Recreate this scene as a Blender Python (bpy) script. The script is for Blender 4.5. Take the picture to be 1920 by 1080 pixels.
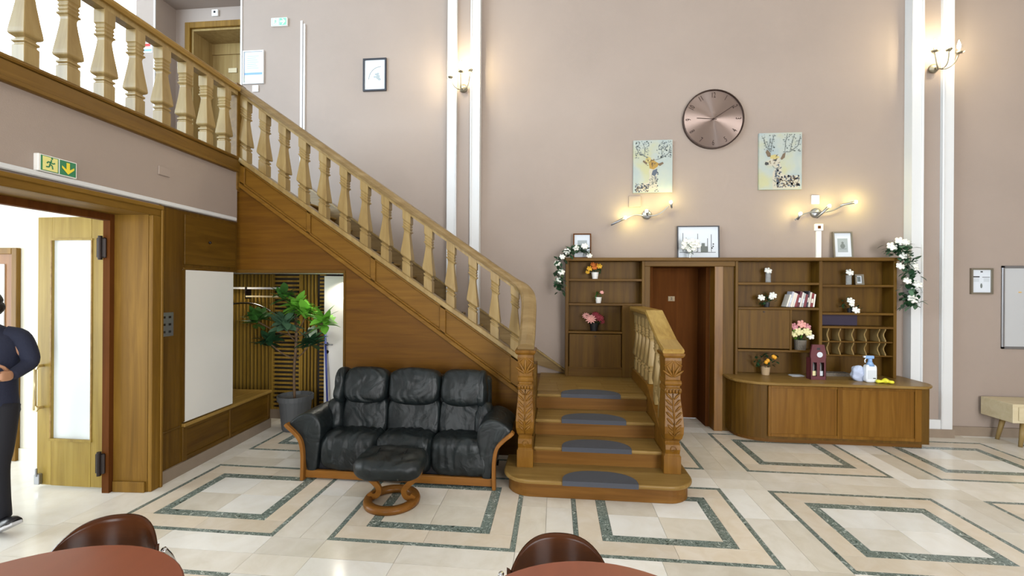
import bpy, math, random
from mathutils import Vector, Matrix, noise
random.seed(7)
for o in list(bpy.data.objects): bpy.data.objects.remove(o, do_unlink=True)
S = bpy.context.scene
COL = S.collection
PI = math.pi

# ------------------------------------------------------------------ camera
CAM_H = 1.75
cd = bpy.data.cameras.new('camera'); cam = bpy.data.objects.new('camera', cd); COL.objects.link(cam)
cd.sensor_width = 36.0; cd.lens = 828.0/1920*36; cd.shift_y = -1.5/1920; cd.clip_start = .02
cam.matrix_world = (Matrix.Translation((0, 0, CAM_H)) @ Matrix.Rotation(.0983, 4, 'Z') @ Matrix.Rotation(PI/2, 4, 'X') @ Matrix.Rotation(.0059, 4, 'Z'))
S.camera = cam
# ------------------------------------------------------------------ light
S.view_settings.view_transform = 'Standard'
S.view_settings.look = 'None'
S.view_settings.gamma = 1.0
S.view_settings.use_curve_mapping = False
S.view_settings.exposure = 0.18
W = bpy.data.worlds.new('world'); S.world = W; W.use_nodes = True
W.node_tree.nodes['Background'].inputs[0].default_value = (.86, .93, 1, 1)
W.node_tree.nodes['Background'].inputs[1].default_value = 1.0
def area(name, loc, to, sx, sy, power, col=(1, 1, 1), spread=None):
    l = bpy.data.lights.new(name, 'AREA'); l.shape = 'RECTANGLE'; l.size = sx; l.size_y = sy; l.energy = power; l.color = col
    if spread: l.spread = spread
    o = bpy.data.objects.new(name, l); COL.objects.link(o); o.location = loc
    o.rotation_euler = (Vector(to)-Vector(loc)).to_track_quat('-Z', 'Y').to_euler()
    return o
# daylight entering by unseen windows behind the camera and high over the gallery, the gallery window and the glazed entrance; plus an added fill
area('hall_window_light', (-3.2, -4.85, 2.05), (-2.4, 5, 1.5), 3.6, 3.4, 480, (.95, .98, 1))
area('hall_fill_light_b', (4.6, -4.85, 2.05), (-.6, 4, 1.2), 3.6, 3.4, 560, (.97, .985, 1))  # fill light added to brighten the left wall, no window known there
area('gallery_high_window_light', (-8.85, -.6, 5.1), (-1.6, 5.8, 3.7), 7.0, 2.6, 950, (.66, .84, 1))
area('gallery_window_light', (-7.4, 6.5, 4.9), (-6.6, 3.0, 3.6), 2.6, 3.4, 360, (.85, .94, 1))
area('entrance_light', (-7.7, 1.9, 1.35), (-3, 2.0, .9), 3.0, 2.2, 145, (.90, .97, 1))

# ------------------------------------------------------------------ helpers
def hx(h):
    h = h.lstrip('#'); r = []
    for i in (0, 2, 4):
        v = int(h[i:i+2], 16)/255
        r.append(v/12.92 if v <= .04045 else ((v+.055)/1.055)**2.4)
    return tuple(r)+(1,)
MATS = {}
def newmat(name):
    m = bpy.data.materials.new(name); m.use_nodes = True; MATS[name] = m
    nt = m.node_tree; return m, nt, nt.nodes['Principled BSDF']
def coords(nt, scale, rnd=True):
    tc = nt.nodes.new('ShaderNodeTexCoord'); mp = nt.nodes.new('ShaderNodeMapping'); mp.inputs['Scale'].default_value = scale
    nt.links.new(tc.outputs['Object'], mp.inputs[0])
    if rnd:
        oi = nt.nodes.new('ShaderNodeObjectInfo'); mu = nt.nodes.new('ShaderNodeMath'); mu.operation = 'MULTIPLY'; mu.inputs[1].default_value = 37
        nt.links.new(oi.outputs['Random'], mu.inputs[0]); nt.links.new(mu.outputs[0], mp.inputs['Location'])
    return mp.outputs[0]
def ramp(nt, fac, stops):
    r = nt.nodes.new('ShaderNodeValToRGB'); e = r.color_ramp.elements
    while len(e) < len(stops): e.new(.5)
    for i, (p, c) in enumerate(stops): e[i].position = p; e[i].color = c
    nt.links.new(fac, r.inputs[0]); return r.outputs[0]
def plain(name, col, rough=.5, metal=0, var=0.0, vs=(6, 6, 6), bump=0, bs=200, **kw):
    m, nt, b = newmat(name); c = hx(col) if isinstance(col, str) else col
    b.inputs['Roughness'].default_value = rough; b.inputs['Metallic'].default_value = metal
    if var:
        n = nt.nodes.new('ShaderNodeTexNoise'); n.inputs['Scale'].default_value = 1; n.inputs['Detail'].default_value = 4
        nt.links.new(coords(nt, vs), n.inputs[0])
        d = tuple(x*(1-var) for x in c[:3])+(1,); u = tuple(min(1, x*(1+var)) for x in c[:3])+(1,)
        nt.links.new(ramp(nt, n.outputs[0], [(.3, d), (.7, u)]), b.inputs['Base Color'])
    else: b.inputs['Base Color'].default_value = c
    if bump:
        n2 = nt.nodes.new('ShaderNodeTexNoise'); n2.inputs['Scale'].default_value = bs; n2.inputs['Detail'].default_value = 3
        tc = nt.nodes.new('ShaderNodeTexCoord'); nt.links.new(tc.outputs['Object'], n2.inputs[0])
        bp = nt.nodes.new('ShaderNodeBump'); bp.inputs['Strength'].default_value = bump; bp.inputs['Distance'].default_value = .01
        nt.links.new(n2.outputs[0], bp.inputs['Height']); nt.links.new(bp.outputs[0], b.inputs['Normal'])
    for k, v in kw.items(): b.inputs[k.replace('_', ' ')].default_value = v
    return m
def wood(name, dark, mid, light, axis='z', rough=.48, s=16, k=.76, kb=.68):
    m, nt, b = newmat(name); lo = .9
    def hk(c): r = hx(c); return (r[0]*k, r[1]*k*.97, r[2]*k*kb, 1)
    sc = {'x': (lo, s, s), 'y': (s, lo, s), 'z': (s, s, lo)}[axis]
    v = coords(nt, sc)
    n = nt.nodes.new('ShaderNodeTexNoise'); n.inputs['Scale'].default_value = 1.0; n.inputs['Detail'].default_value = 7; n.inputs['Roughness'].default_value = .62; n.inputs['Distortion'].default_value = .6
    nt.links.new(v, n.inputs[0])
    nt.links.new(ramp(nt, n.outputs[0], [(.28, hk(dark)), (.5, hk(mid)), (.74, hk(light))]), b.inputs['Base Color'])
    b.inputs['Roughness'].default_value = rough; b.inputs['Specular IOR Level'].default_value = .2
    bp = nt.nodes.new('ShaderNodeBump'); bp.inputs['Strength'].default_value = .06; bp.inputs['Distance'].default_value = .004
    nt.links.new(n.outputs[0], bp.inputs['Height']); nt.links.new(bp.outputs[0], b.inputs['Normal'])
    return m
def marble(name, stops, scale, dist, rough=.22, detail=6):
    m, nt, b = newmat(name); v = coords(nt, (scale,)*3)
    n = nt.nodes.new('ShaderNodeTexNoise'); n.inputs['Scale'].default_value = 1; n.inputs['Detail'].default_value = detail; n.inputs['Distortion'].default_value = dist; n.inputs['Roughness'].default_value = .6
    nt.links.new(v, n.inputs[0])
    col = ramp(nt, n.outputs[0], [(p, hx(c)) for p, c in stops])
    oi = nt.nodes.new('ShaderNodeObjectInfo'); mr = nt.nodes.new('ShaderNodeMapRange'); mr.inputs[3].default_value = .9; mr.inputs[4].default_value = 1.06
    nt.links.new(oi.outputs['Random'], mr.inputs[0])
    mx = nt.nodes.new('ShaderNodeVectorMath'); mx.operation = 'SCALE'
    nt.links.new(col, mx.inputs[0]); nt.links.new(mr.outputs[0], mx.inputs['Scale']); nt.links.new(mx.outputs[0], b.inputs['Base Color'])
    b.inputs['Roughness'].default_value = rough
    return m
def emit(name, col, st):
    m, nt, b = newmat(name); b.inputs['Base Color'].default_value = hx(col); b.inputs['Emission Color'].default_value = hx(col); b.inputs['Emission Strength'].default_value = st
    return m

plain('wall_pink', '#9b8c81', .85, var=.035, vs=(1.2, 1.2, 1.2), bump=.12, bs=160)
plain('trim_white', '#d2d3d3', .5)
plain('cream_wall', '#e6e4d4', .8, var=.02, vs=(1, 1, 1))
plain('ceiling_white', '#eeece8', .9)
plain('skirting_grey', '#8a7a69', .5, var=.08)
plain('grout', '#a89b88', .8)
wood('wood_v', '#563a12', '#674918', '#785821', 'z')
wood('wood_x', '#563a12', '#694a19', '#7b5923', 'x')
wood('wood_y', '#563a12', '#674918', '#785821', 'y')
wood('wood_portal', '#70511f', '#84622a', '#977335', 'z')
wood('wood_portal_y', '#70511f', '#84622a', '#977335', 'y')
wood('wood_warm', '#5f3c0c', '#6e4810', '#7d5517', 'x')
wood('wood_stringer', '#74501c', '#835c22', '#906a2c', 'x')
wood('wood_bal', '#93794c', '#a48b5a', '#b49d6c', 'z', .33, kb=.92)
wood('wood_rail', '#826a46', '#927a54', '#a38c66', 'x', .4, kb=.9)
wood('wood_fascia', '#6c4d22', '#7d5c2b', '#8e6c38', 'y', .4)
wood('wood_rail_y', '#8d6c38', '#a58446', '#bb9c5d', 'y', .3, kb=.85)
wood('wood_newel', '#6b4618', '#805823', '#946b33', 'z', .3)
wood('wood_tread', '#7d6036', '#93754a', '#a88c62', 'x', .35)
wood('wood_riser', '#69451f', '#7d5528', '#8d6534', 'x', .4)
wood('wood_leaf', '#9a8146', '#ad9453', '#bfa766', 'z', .4)
wood('wood_door_dark', '#5c3212', '#663a17', '#70421c', 'z', .8)
MATS['wood_door_dark'].node_tree.nodes['Principled BSDF'].inputs['Specular IOR Level'].default_value = .12
wood('wood_sofa', '#7c4f24', '#8c5c2d', '#9b6b39', 'x', .3)
wood('wood_sofa_z', '#7c4f24', '#8c5c2d', '#9b6b39', 'z', .3)
wood('wood_chair', '#40200f', '#4b2712', '#572f17', 'x', .25)
wood('wood_slat', '#8a6a2c', '#a08040', '#b49352', 'z', .45)
wood('wood_pale', '#cfc29a', '#d8cca6', '#e0d6b4', 'x', .45, k=.85, kb=1)
plain('board_grey', '#b4b5b6', .35)
plain('slat_back', '#241a10', .7)
plain('table_brown', '#8a4e38', .3, var=.05, vs=(20, 3, 20))
marble('marble_green', [(.28, '#1d2422'), (.40, '#58665f'), (.47, '#8b9891'), (.53, '#46534d'), (.60, '#a3aea6'), (.68, '#cfd6cf'), (.76, '#66746d')], 24, 1.8, .14)
marble('stone_cream', [(.3, '#dcd6c8'), (.5, '#e4dfd4'), (.7, '#eae6dd')], 5, .6, .16)
marble('stone_white', [(.3, '#e6e3da'), (.5, '#eceae4'), (.7, '#f0efea')], 5, .6, .16)
marble('stone_beige', [(.3, '#d2cab9'), (.5, '#d9d2c3'), (.7, '#e0dacd')], 5, .6, .16)
marble('stone_peach', [(.3, '#d9cbb5'), (.5, '#ded2bf'), (.7, '#e3d9ca')], 6, .8, .16)
plain('mat_grey', '#484a51', .95, bump=.5, bs=600)
plain('carpet_dark', '#3b3a3c', .95)
plain('chrome', '#c9c9c9', .15, 1); plain('brass', '#d8c79a', .3, .8); plain('iron', '#2c2320', .45, .6); plain('steel', '#9a9ca0', .35, .9)
plain('pewter', '#8d8676', .4, .8)
plain('white_plastic', '#e8e6e0', .4); plain('white_panel', '#dedcd6', .5); plain('black', '#15151a', .5); plain('black_frame', '#24242b', .4)
plain('paper', '#cdd3da', .7); plain('grey_ink', '#6d7472', .8); plain('pale_ink', '#9ba3a5', .8); plain('dark_ink', '#3a3a3c', .8); plain('blue_ink', '#7f9fd6', .8); plain('red_ink', '#c33a34', .7)
def leather():
    m, nt, b = newmat('leather'); b.inputs['Base Color'].default_value = hx('#1f2527'); b.inputs['Roughness'].default_value = .42; b.inputs['Specular IOR Level'].default_value = .36
    tc = nt.nodes.new('ShaderNodeTexCoord'); n = nt.nodes.new('ShaderNodeTexNoise'); n.inputs['Scale'].default_value = 6; n.inputs['Detail'].default_value = 2.5; n.inputs['Distortion'].default_value = 1.2
    nt.links.new(tc.outputs['Object'], n.inputs[0])
    bp = nt.nodes.new('ShaderNodeBump'); bp.inputs['Strength'].default_value = .4; bp.inputs['Distance'].default_value = .03
    nt.links.new(n.outputs[0], bp.inputs['Height']); nt.links.new(bp.outputs[0], b.inputs['Normal'])
    nt.links.new(ramp(nt, n.outputs[0], [(.3, hx('#0f1314')), (.7, hx('#1a2122'))]), b.inputs['Base Color'])
leather()

WORLD = {}
class MB:
    def __init__(s): s.v = []; s.f = []
    def add(s, vs, fs):
        k = len(s.v); s.v += [Vector(p) for p in vs]; s.f += [tuple(i+k for i in f) for f in fs]; return s
    def box(s, x0, x1, y0, y1, z0, z1):
        return s.add([(x0,y0,z0),(x1,y0,z0),(x1,y1,z0),(x0,y1,z0),(x0,y0,z1),(x1,y0,z1),(x1,y1,z1),(x0,y1,z1)],
                     [(0,3,2,1),(4,5,6,7),(0,1,5,4),(1,2,6,5),(2,3,7,6),(3,0,4,7)])
    def prism(s, pts, axis, a, b):
        n = len(pts)
        def P(p, t): return {'x': (t, p[0], p[1]), 'y': (p[0], t, p[1]), 'z': (p[0], p[1], t)}[axis]
        vs = [P(p, a) for p in pts]+[P(p, b) for p in pts]
        fs = [tuple(range(n))[::-1], tuple(range(n, 2*n))]+[(i, (i+1) % n, n+(i+1) % n, n+i) for i in range(n)]
        return s.add(vs, fs)
    def loft(s, rings, closed=False, cap=True):
        n = len(rings[0]); vs = [p for r in rings for p in r]; fs = []; m = len(rings)
        for j in range(m if closed else m-1):
            a = j*n; b = ((j+1) % m)*n
            for i in range(n): fs.append((a+i, a+(i+1) % n, b+(i+1) % n, b+i))
        if cap and not closed: fs += [tuple(range(n))[::-1], tuple(range((m-1)*n, m*n))]
        return s.add(vs, fs)
    def sweep(s, path, sec, up=(0, 0, 1), closed=False, scale=None):
        path = [Vector(p) for p in path]; rings = []; n = len(path); up = Vector(up)
        for i, p in enumerate(path):
            if closed: t = path[(i+1) % n]-path[i-1]
            else: t = path[min(i+1, n-1)]-path[max(i-1, 0)]
            t.normalize(); u = up
            if abs(t.dot(up)) > .98: u = Vector((0, 1, 0)) if abs(t.y) < .9 else Vector((1, 0, 0))
            sd = t.cross(u).normalized(); w = sd.cross(t).normalized()
            k = scale[i] if scale else 1
            rings.append([p+sd*(a*k)+w*(b*k) for a, b in sec])
        return s.loft(rings, closed)
    def tube(s, path, r, n=8, closed=False, up=(0, 0, 1)):
        if isinstance(r, (list, tuple)): return s.sweep(path, [(math.cos(2*PI*i/n), math.sin(2*PI*i/n)) for i in range(n)], closed=closed, scale=r, up=up)
        return s.sweep(path, [(r*math.cos(2*PI*i/n), r*math.sin(2*PI*i/n)) for i in range(n)], closed=closed, up=up)
    def lathe(s, prof, c=(0, 0, 0), n=16, axis='z', ang=0):
        c = Vector(c); rings = []
        for r, h in prof:
            ring = []
            for i in range(n):
                a = ang+2*PI*i/n; x, y = r*math.cos(a), r*math.sin(a)
                ring.append(c+Vector({'z': (x, y, h), 'y': (x, h, -y), 'x': (h, x, y)}[axis]))
            rings.append(ring)
        return s.loft(rings)
    def ball(s, c, r, nu=10, nv=7, M=None):
        if not isinstance(r, (list, tuple)): r = (r, r, r)
        rings = []
        for j in range(nv+1):
            t = PI*(j/nv)*.996+.006
            rings.append([Vector((r[0]*math.sin(t)*math.cos(2*PI*i/nu), r[1]*math.sin(t)*math.sin(2*PI*i/nu), -r[2]*math.cos(t))) for i in range(nu)])
        c = Vector(c)
        if M: rings = [[M @ p for p in q] for q in rings]
        return s.loft([[p+c for p in q] for q in rings])
    def pillow(s, c, h, k=4, n=12, M=None, amp=.0, fr=6, seed=0, shape=None):
        key = {}; vs = []; fs = []; c = Vector(c)
        def vert(p):
            kk = tuple(round(q, 5) for q in p)
            if kk in key: return key[kk]
            L = (abs(p[0])**k+abs(p[1])**k+abs(p[2])**k)**(1/k); q = Vector(p)/L
            w = Vector((q.x*h[0], q.y*h[1], q.z*h[2]))
            if shape: w = shape(w, q)
            if amp: w += q.normalized()*amp*noise.noise(w*fr+Vector((seed*3.1, seed*1.7, seed)))
            if M: w = M @ w
            vs.append(w+c); key[kk] = len(vs)-1; return len(vs)-1
        for ax in range(3):
            for sg in (-1, 1):
                for i in range(n):
                    for j in range(n):
                        q = []
                        for (a, b) in ((i, j), (i+1, j), (i+1, j+1), (i, j+1)):
                            p = [0, 0, 0]; p[ax] = sg; p[(ax+1) % 3] = -1+2*a/n; p[(ax+2) % 3] = -1+2*b/n; q.append(vert(p))
                        fs.append(tuple(q if sg > 0 else q[::-1]))
        return s.add(vs, fs)
    def build(s, name, mat, parent=None, smooth=False, M=None, bevel=0, label=None, cat=None, group=None, kind=None, seg=1):
        vs = [M @ p for p in s.v] if M else s.v
        lo = Vector((min(p.x for p in vs), min(p.y for p in vs), min(p.z for p in vs))); hi = Vector((max(p.x for p in vs), max(p.y for p in vs), max(p.z for p in vs)))
        c = (lo+hi)/2
        if parent is None: c.z = lo.z
        me = bpy.data.meshes.new(name); me.from_pydata([p-c for p in vs], [], s.f); me.update()
        me.materials.append(MATS[mat])
        if smooth: me.polygons.foreach_set('use_smooth', [True]*len(me.polygons))
        o = bpy.data.objects.new(name, me); COL.objects.link(o)
        o.location = c; WORLD[o.name] = c
        if parent is not None: o.parent = parent; o.location = c-WORLD[parent.name]
        if bevel:
            b = o.modifiers.new('bevel', 'BEVEL'); b.width = bevel; b.segments = seg; b.limit_method = 'ANGLE'; b.angle_limit = .6
        tag(o, label, cat, group, kind)
        return o
def tag(o, label=None, cat=None, group=None, kind=None):
    if label: o['label'] = label
    if cat: o['category'] = cat
    if group: o['group'] = group
    if kind: o['kind'] = kind
    return o
def thing(name, label, cat, loc=(0, 0, 0), group=None, kind=None, rz=0):
    o = bpy.data.objects.new(name, None); COL.objects.link(o); o.location = loc; o.empty_display_size = .1; o.rotation_euler.z = rz
    WORLD[o.name] = Vector(loc); return tag(o, label, cat, group, kind)
def copy_at(o, world, parent):
    c = o.copy(); COL.objects.link(c); c.parent = parent; w = Vector(world); WORLD[c.name] = w; c.location = w-WORLD[parent.name]; return c
def Bx(*a): return MB().box(*a)
def circ(r, n=24, cx=0, cy=0, a0=0, a1=2*PI, ry=None):
    full = abs(a1-a0) > 6.28
    return [(cx+r*math.cos(a0+(a1-a0)*i/(n if full else n-1)), cy+(ry or r)*math.sin(a0+(a1-a0)*i/(n if full else n-1))) for i in range(n)]
def smoothpath(pts, k=6):
    P = [Vector(p) for p in pts]; out = []
    for i in range(len(P)-1):
        p0, p1, p2, p3 = P[max(i-1, 0)], P[i], P[i+1], P[min(i+2, len(P)-1)]
        for j in range(k):
            t = j/k
            out.append(.5*((2*p1)+(p2-p0)*t+(2*p0-5*p1+4*p2-p3)*t*t+(3*p1-p0-3*p2+p3)*t**3))
    out.append(P[-1]); return out
def text_mb(txt, size, M, depth=.001):
    c = bpy.data.curves.new('t', 'FONT'); c.body = txt; c.size = size; c.extrude = depth; c.align_x = 'CENTER'; c.align_y = 'CENTER'
    o = bpy.data.objects.new('t', c); COL.objects.link(o); bpy.context.view_layer.update()
    me = bpy.data.meshes.new_from_object(o.evaluated_get(bpy.context.evaluated_depsgraph_get()))
    m = MB().add([M @ v.co for v in me.vertices], [tuple(p.vertices) for p in me.polygons])
    bpy.data.objects.remove(o, do_unlink=True); bpy.data.curves.remove(c); bpy.data.meshes.remove(me); return m
def FRONT(x, y, z): return Matrix.Translation((x, y, z)) @ Matrix.Rotation(PI/2, 4, 'X')   # local xy drawn on a wall that faces the camera

# the left wall stands three degrees off square: local x = out into the hall, local y = along the wall away from the camera
LW = Matrix.Translation((-3.431, 3.488, 0)) @ Matrix.Rotation(.0514, 4, 'Z')
YB, YP, YS, YF = 5.82, 5.70, 5.62, 4.55      # back wall, pilaster face, shelf unit face, stair stringer face
GZ = 2.84                                    # gallery floor level
CEIL = 6.7

# ================================================================== setting
floor = Bx(-3.6, 9, -5, 6.2, -.12, -.008).build('floor', 'grout', kind='structure')
# --- paving: rectangles framed by two bands of green marble
PX, PY, CX, CY = 1.699, 1.519, .789, 3.468
OX, OY, IX, IY, TB, KB = .652, .561, .454, .367, .036, .078
tile_cache = {}
def tile(x0, x1, y0, y1, mat, name, g=.0012):
    """one stone piece; alike pieces share mesh data"""
    w, d = round(x1-x0, 3), round(y1-y0, 3); key = (w, d, mat, name)
    c = Vector(((x0+x1)/2, (y0+y1)/2, -.004))
    if key in tile_cache: return copy_at(tile_cache[key], c, floor)
    o = Bx(x0+g, x1-g, y0+g, y1-g, -.008, 0).build(name, mat, floor); tile_cache[key] = o; return o
visible = {(c, r) for c in range(1, 6) for r in (0, 1)} | {(6, 1), (6, 0), (1, -1), (2, -1), (3, -1), (4, -1)}
stuff = {'marble_green': MB(), 'stone_peach': MB(), 'stone_cream': MB()}
def put(vis, x0, x1, y0, y1, mat, name):
    if x1 < -3.5: return
    if vis: tile(x0, x1, y0, y1, mat, name)
    else: stuff[mat if mat in stuff else 'stone_cream'].box(x0+.0012, x1-.0012, y0+.0012, y1-.0012, -.008, 0)
def ring(vis, cx, cy, hx_, hy, w, mat, name):
    put(vis, cx-hx_, cx+hx_, cy-hy, cy-hy+w, mat, name); put(vis, cx-hx_, cx+hx_, cy+hy-w, cy+hy, mat, name)
    put(vis, cx-hx_, cx-hx_+w, cy-hy+w, cy+hy-w, mat, name); put(vis, cx+hx_-w, cx+hx_, cy-hy+w, cy+hy-w, mat, name)
rt = random.Random(3)
for col in range(0, 8):
    for row in range(-5, 2):
        cx, cy = CX+(col-3)*PX, CY+row*PY; vis = (col, row) in visible
        if cx+OX > 8.8 or cx+OX < -3.3: continue
        ring(vis, cx, cy, OX, OY, TB, 'marble_green', 'marble_band')
        ring(vis, cx, cy, IX, IY, KB, 'marble_green', 'marble_band')
        ox, oy = OX-TB, OY-TB
        for sy in (-1, 1):
            ya, yb = sorted((cy+sy*IY, cy+sy*oy))
            put(vis, cx-ox, cx+.02, ya, yb, 'stone_peach', 'border_tile'); put(vis, cx+.02, cx+ox, ya, yb, 'stone_peach', 'border_tile')
        for sx in (-1, 1):
            xa, xb = sorted((cx+sx*IX, cx+sx*ox)); put(vis, xa, xb, cy-IY, cy+IY, 'stone_peach', 'border_tile')
        k = 0
        for (xa, xb) in ((cx-IX+KB, cx), (cx, cx+IX-KB)):
            for (ya, yb) in ((cy-IY+KB, cy), (cy, cy+IY-KB)):
                k += 1
                mt = ('stone_white' if k in (1, 4) else 'stone_beige') if (col, row) == (3, 0) else rt.choice(['stone_cream', 'stone_cream', 'stone_beige', 'stone_white'])
                put(vis, xa, xb, ya, yb, mt, 'floor_tile')
        # field tiles between the rectangles: a strip to the right and one behind
        gx0, gx1 = cx+OX, cx+PX-OX; gy0, gy1 = cy+OY, cy+PY-OY
        xm, ym = (gx0+gx1)/2, cy+.06
        for (ya, yb) in ((cy-OY, ym), (ym, cy+OY)):
            put(vis, gx0, xm, ya, yb, rt.choice(['stone_cream', 'stone_white', 'stone_beige']), 'floor_tile'); put(vis, xm, gx1, ya, yb, rt.choice(['stone_cream', 'stone_beige']), 'floor_tile')
        for (xa, xb) in ((cx-OX, cx-.1), (cx-.1, cx+OX), (gx0, gx1)):
            ymid = (gy0+gy1)/2
            for ya, yb in ((gy0, ymid), (ymid, gy1)): put(vis, xa, xb, ya, yb, rt.choice(['stone_cream', 'stone_cream', 'stone_beige', 'stone_white']), 'floor_tile')
for yb0 in range(-5, 2):       # strip along the left wall
    cy = CY+yb0*PY
    for (ya, yb) in ((cy-OY, cy+.2), (cy+.2, cy+OY), (cy+OY, cy+PY-OY)): put(yb0 in (-1, 0, 1), -3.6, CX-2*PX-OX, ya, yb, 'stone_cream', 'floor_tile')
yr = CY+2*PY-OY                # remaining strip along the back
for i in range(14): stuff['stone_cream'].box(-3.6+i*.9+.001, -3.6+(i+1)*.9-.001, yr+.001, 6.2, -.008, 0)
for k, mb in stuff.items(): mb.build({'marble_green': 'distant_marble_bands', 'stone_peach': 'distant_border_tiles', 'stone_cream': 'distant_floor_tiles'}[k], k, floor, kind='stuff')

Bx(-4.7, -3.601, 3.96, 5.65, -.12, -.001).build('floor_niche', 'stone_beige', kind='structure')
# --- vestibule floor: pale slabs
vf = Bx(-8.2, -3.601, -1.5, 3.95, -.12, -.008).build('floor_vestibule', 'grout', kind='structure')
for i in range(5):
    for j in range(5):
        x0, y0 = -8.2+i*.92, -1.5+j*1.09
        Bx(x0+.001, min(x0+.919, -3.601), y0+.001, min(y0+1.089, 3.95), -.008, 0).build('floor_slab', 'stone_white', vf)

# --- back wall with the door recess and the gallery alcove
wb = MB()
wb.box(-9, 1.24, YB, YB+.3, 0, GZ-.3).box(1.93, 9, YB, YB+.3, 0, GZ-.3).box(1.24, 1.93, YB, YB+.3, 2.06, GZ-.3)
wb.box(-4.424, 9, YB, YB+.3, GZ-.3, CEIL).box(-9, -4.424, YB, YB+.3, GZ-.3, GZ).box(-6.06, -5.76, YB, YB+.3, GZ, CEIL)
wb.box(-5.76, -4.424, YB, YB+.3, 5.93, CEIL)
wb.box(-9, -6.06, YB, YB+.3, GZ, 3.0).box(-9, -6.06, YB, YB+.3, 6.4, CEIL).box(-9, -8.7, YB, YB+.3, 3, 6.4)
wall_back = wb.build('wall_back', 'wall_pink', kind='structure')
al = MB(); al.box(-5.78, -5.76, YB+.3, 7.2, GZ, 5.95).box(-4.424, -4.40, YB+.3, 7.2, GZ, 5.95).box(-5.76, -4.424, YB+.3, 7.2, 5.93, 5.95)
al.box(-5.76, -5.583, 6.17, 6.3, GZ, 5.93).box(-5.583, -4.424, 6.17, 6.3, 5.71, 5.93).box(-5.76, -4.424, 7.2, 7.25, GZ, 5.95)
al.build('wall_alcove', 'wall_pink', kind='structure')
Bx(-5.772, -5.748, YB-.012, YB, GZ, 5.93).box(-4.436, -4.412, YB-.012, YB, GZ, CEIL).build('trim_1', 'trim_white', kind='structure')
# other walls of the hall
Bx(8.7, 9, -5.3, YB, 0, CEIL).build('wall_right', 'wall_pink', kind='structure')
wf = MB().box(-9, 9, -5.3, -5, 0, .3).box(-9, 9, -5.3, -5, 3.8, CEIL)
for a, b in ((-9, -5.1), (-1.3, 2.7), (6.5, 9)): wf.box(a, b, -5.3, -5, .3, 3.8)  # unseen openings, placed to match the hall area lights
wf.build('wall_front', 'wall_pink', kind='structure')
Bx(-9.2, -9, -5.3, YB+.3, GZ, 3.75).box(-9.2, -9, -5.3, YB+.3, 6.45, CEIL).box(-9.2, -9, -5.3, -3.0, 3.75, 6.45).box(-9.2, -9, 4.2, YB+.3, 3.75, 6.45).build('wall_gallery', 'wall_pink', kind='structure')
Bx(-9.2, 9, -5.3, YB+1.5, CEIL, CEIL+.2).build('ceiling', 'ceiling_white', kind='structure')

# --- left wall: pink band under the gallery, white moulding, wood portal and panelling
wl = MB().box(-.12, 0, -8.6, 1.04, 2.44, 3.0).box(-.12, 0, -8.6, -2.75, 0, 2.44)
wl.build('wall_left', 'wall_pink', M=LW, kind='structure')
Bx(-.05, .03, -8.6, 1.0, 2.452, 2.49).build('trim_2', 'trim_white', M=LW, kind='structure', bevel=.008)
Bx(-5.7, -.121, -8.6, 1.04, GZ-.28, GZ).build('floor_gallery', 'carpet_dark', M=LW, kind='structure')
# portal
pt = thing('trim_3', None, None, tuple(LW @ Vector((0, -.07, 0))), kind='structure')
Bx(0, .035, -2.75, .03, 2.345, 2.435).build('portal_head', 'wood_portal_y', pt, M=LW, bevel=.006)
Bx(0, .035, -.075, .03, 0, 2.345).build('portal_jamb', 'wood_portal', pt, M=LW, bevel=.006)
Bx(.035, .048, -2.75, .03, 2.40, 2.435).build('portal_moulding', 'wood_portal_y', pt, M=LW, bevel=.005)
Bx(.035, .05, .005, .03, 0, 2.40).build('portal_moulding', 'wood_portal', pt, M=LW, bevel=.005)
Bx(-.30, 0, -.075, -.04, 0, 2.345).build('portal_reveal', 'wood_portal', pt, M=LW)
Bx(-.30, 0, -2.75, -.075, 2.345, 2.37).build('portal_reveal', 'wood_portal_y', pt, M=LW)
Bx(-.29, -.01, -.095, -.075, 0, .09).build('portal_plinth', 'wood_portal', pt, M=LW, bevel=.004)
Bx(-.36, -.30, -.115, -.04, 0, 2.345).build('door_rebate', 'wood_door_dark', pt, M=LW)  # dark wood stands in for the shadow inside the rebate
Bx(-.36, -.30, -2.75, -.115, 2.29, 2.37).build('door_rebate', 'wood_door_dark', pt, M=LW)
# panelling right of the portal
pn = thing('wall_panelling', 'brown wood wall panelling with recessed panels beside the double door portal', 'panelling', tuple(LW @ Vector((0, .5, 0))))
Bx(-.03, .0, .03, .29, .11, 2.45).build('panel', 'wood_v', pn, M=LW)
Bx(0, .012, .03, .04, .11, 2.45).build('moulding', 'wood_portal', pn, M=LW)
Bx(0, .012, .06, .27, .44, .452).build('moulding', 'wood_y', pn, M=LW, bevel=.003)
Bx(-.03, .0, .29, 1.04, 1.90, 2.45).build('panel', 'wood_v', pn, M=LW)
cdn = Bx(0, .014, .30, 1.0, 1.945, 2.41).build('cabinet_door', 'wood_y', pn, M=LW, bevel=.003)
MB().ball(LW @ Vector((.03, .60, 2.176)), .014).build('knob', 'iron', cdn, smooth=True)
Bx(.0, .012, .29, 1.0, 1.893, 1.915).build('moulding', 'wood_y', pn, M=LW, bevel=.003)
Bx(.0, .014, .29, .31, .48, 1.893).build('moulding', 'wood_v', pn, M=LW)
Bx(-.02, .02, .29, 1.665, 0, .11).box(-.02, .02, .03, .29, 0, .11).build('skirting', 'skirting_grey', pn, M=LW)
Bx(-.012, .012, .31, .97, .475, 1.893).build('white_board', 'white_panel', None, M=LW, label='plain white board closing the cupboard niche above the wooden bench', cat='board')
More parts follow.
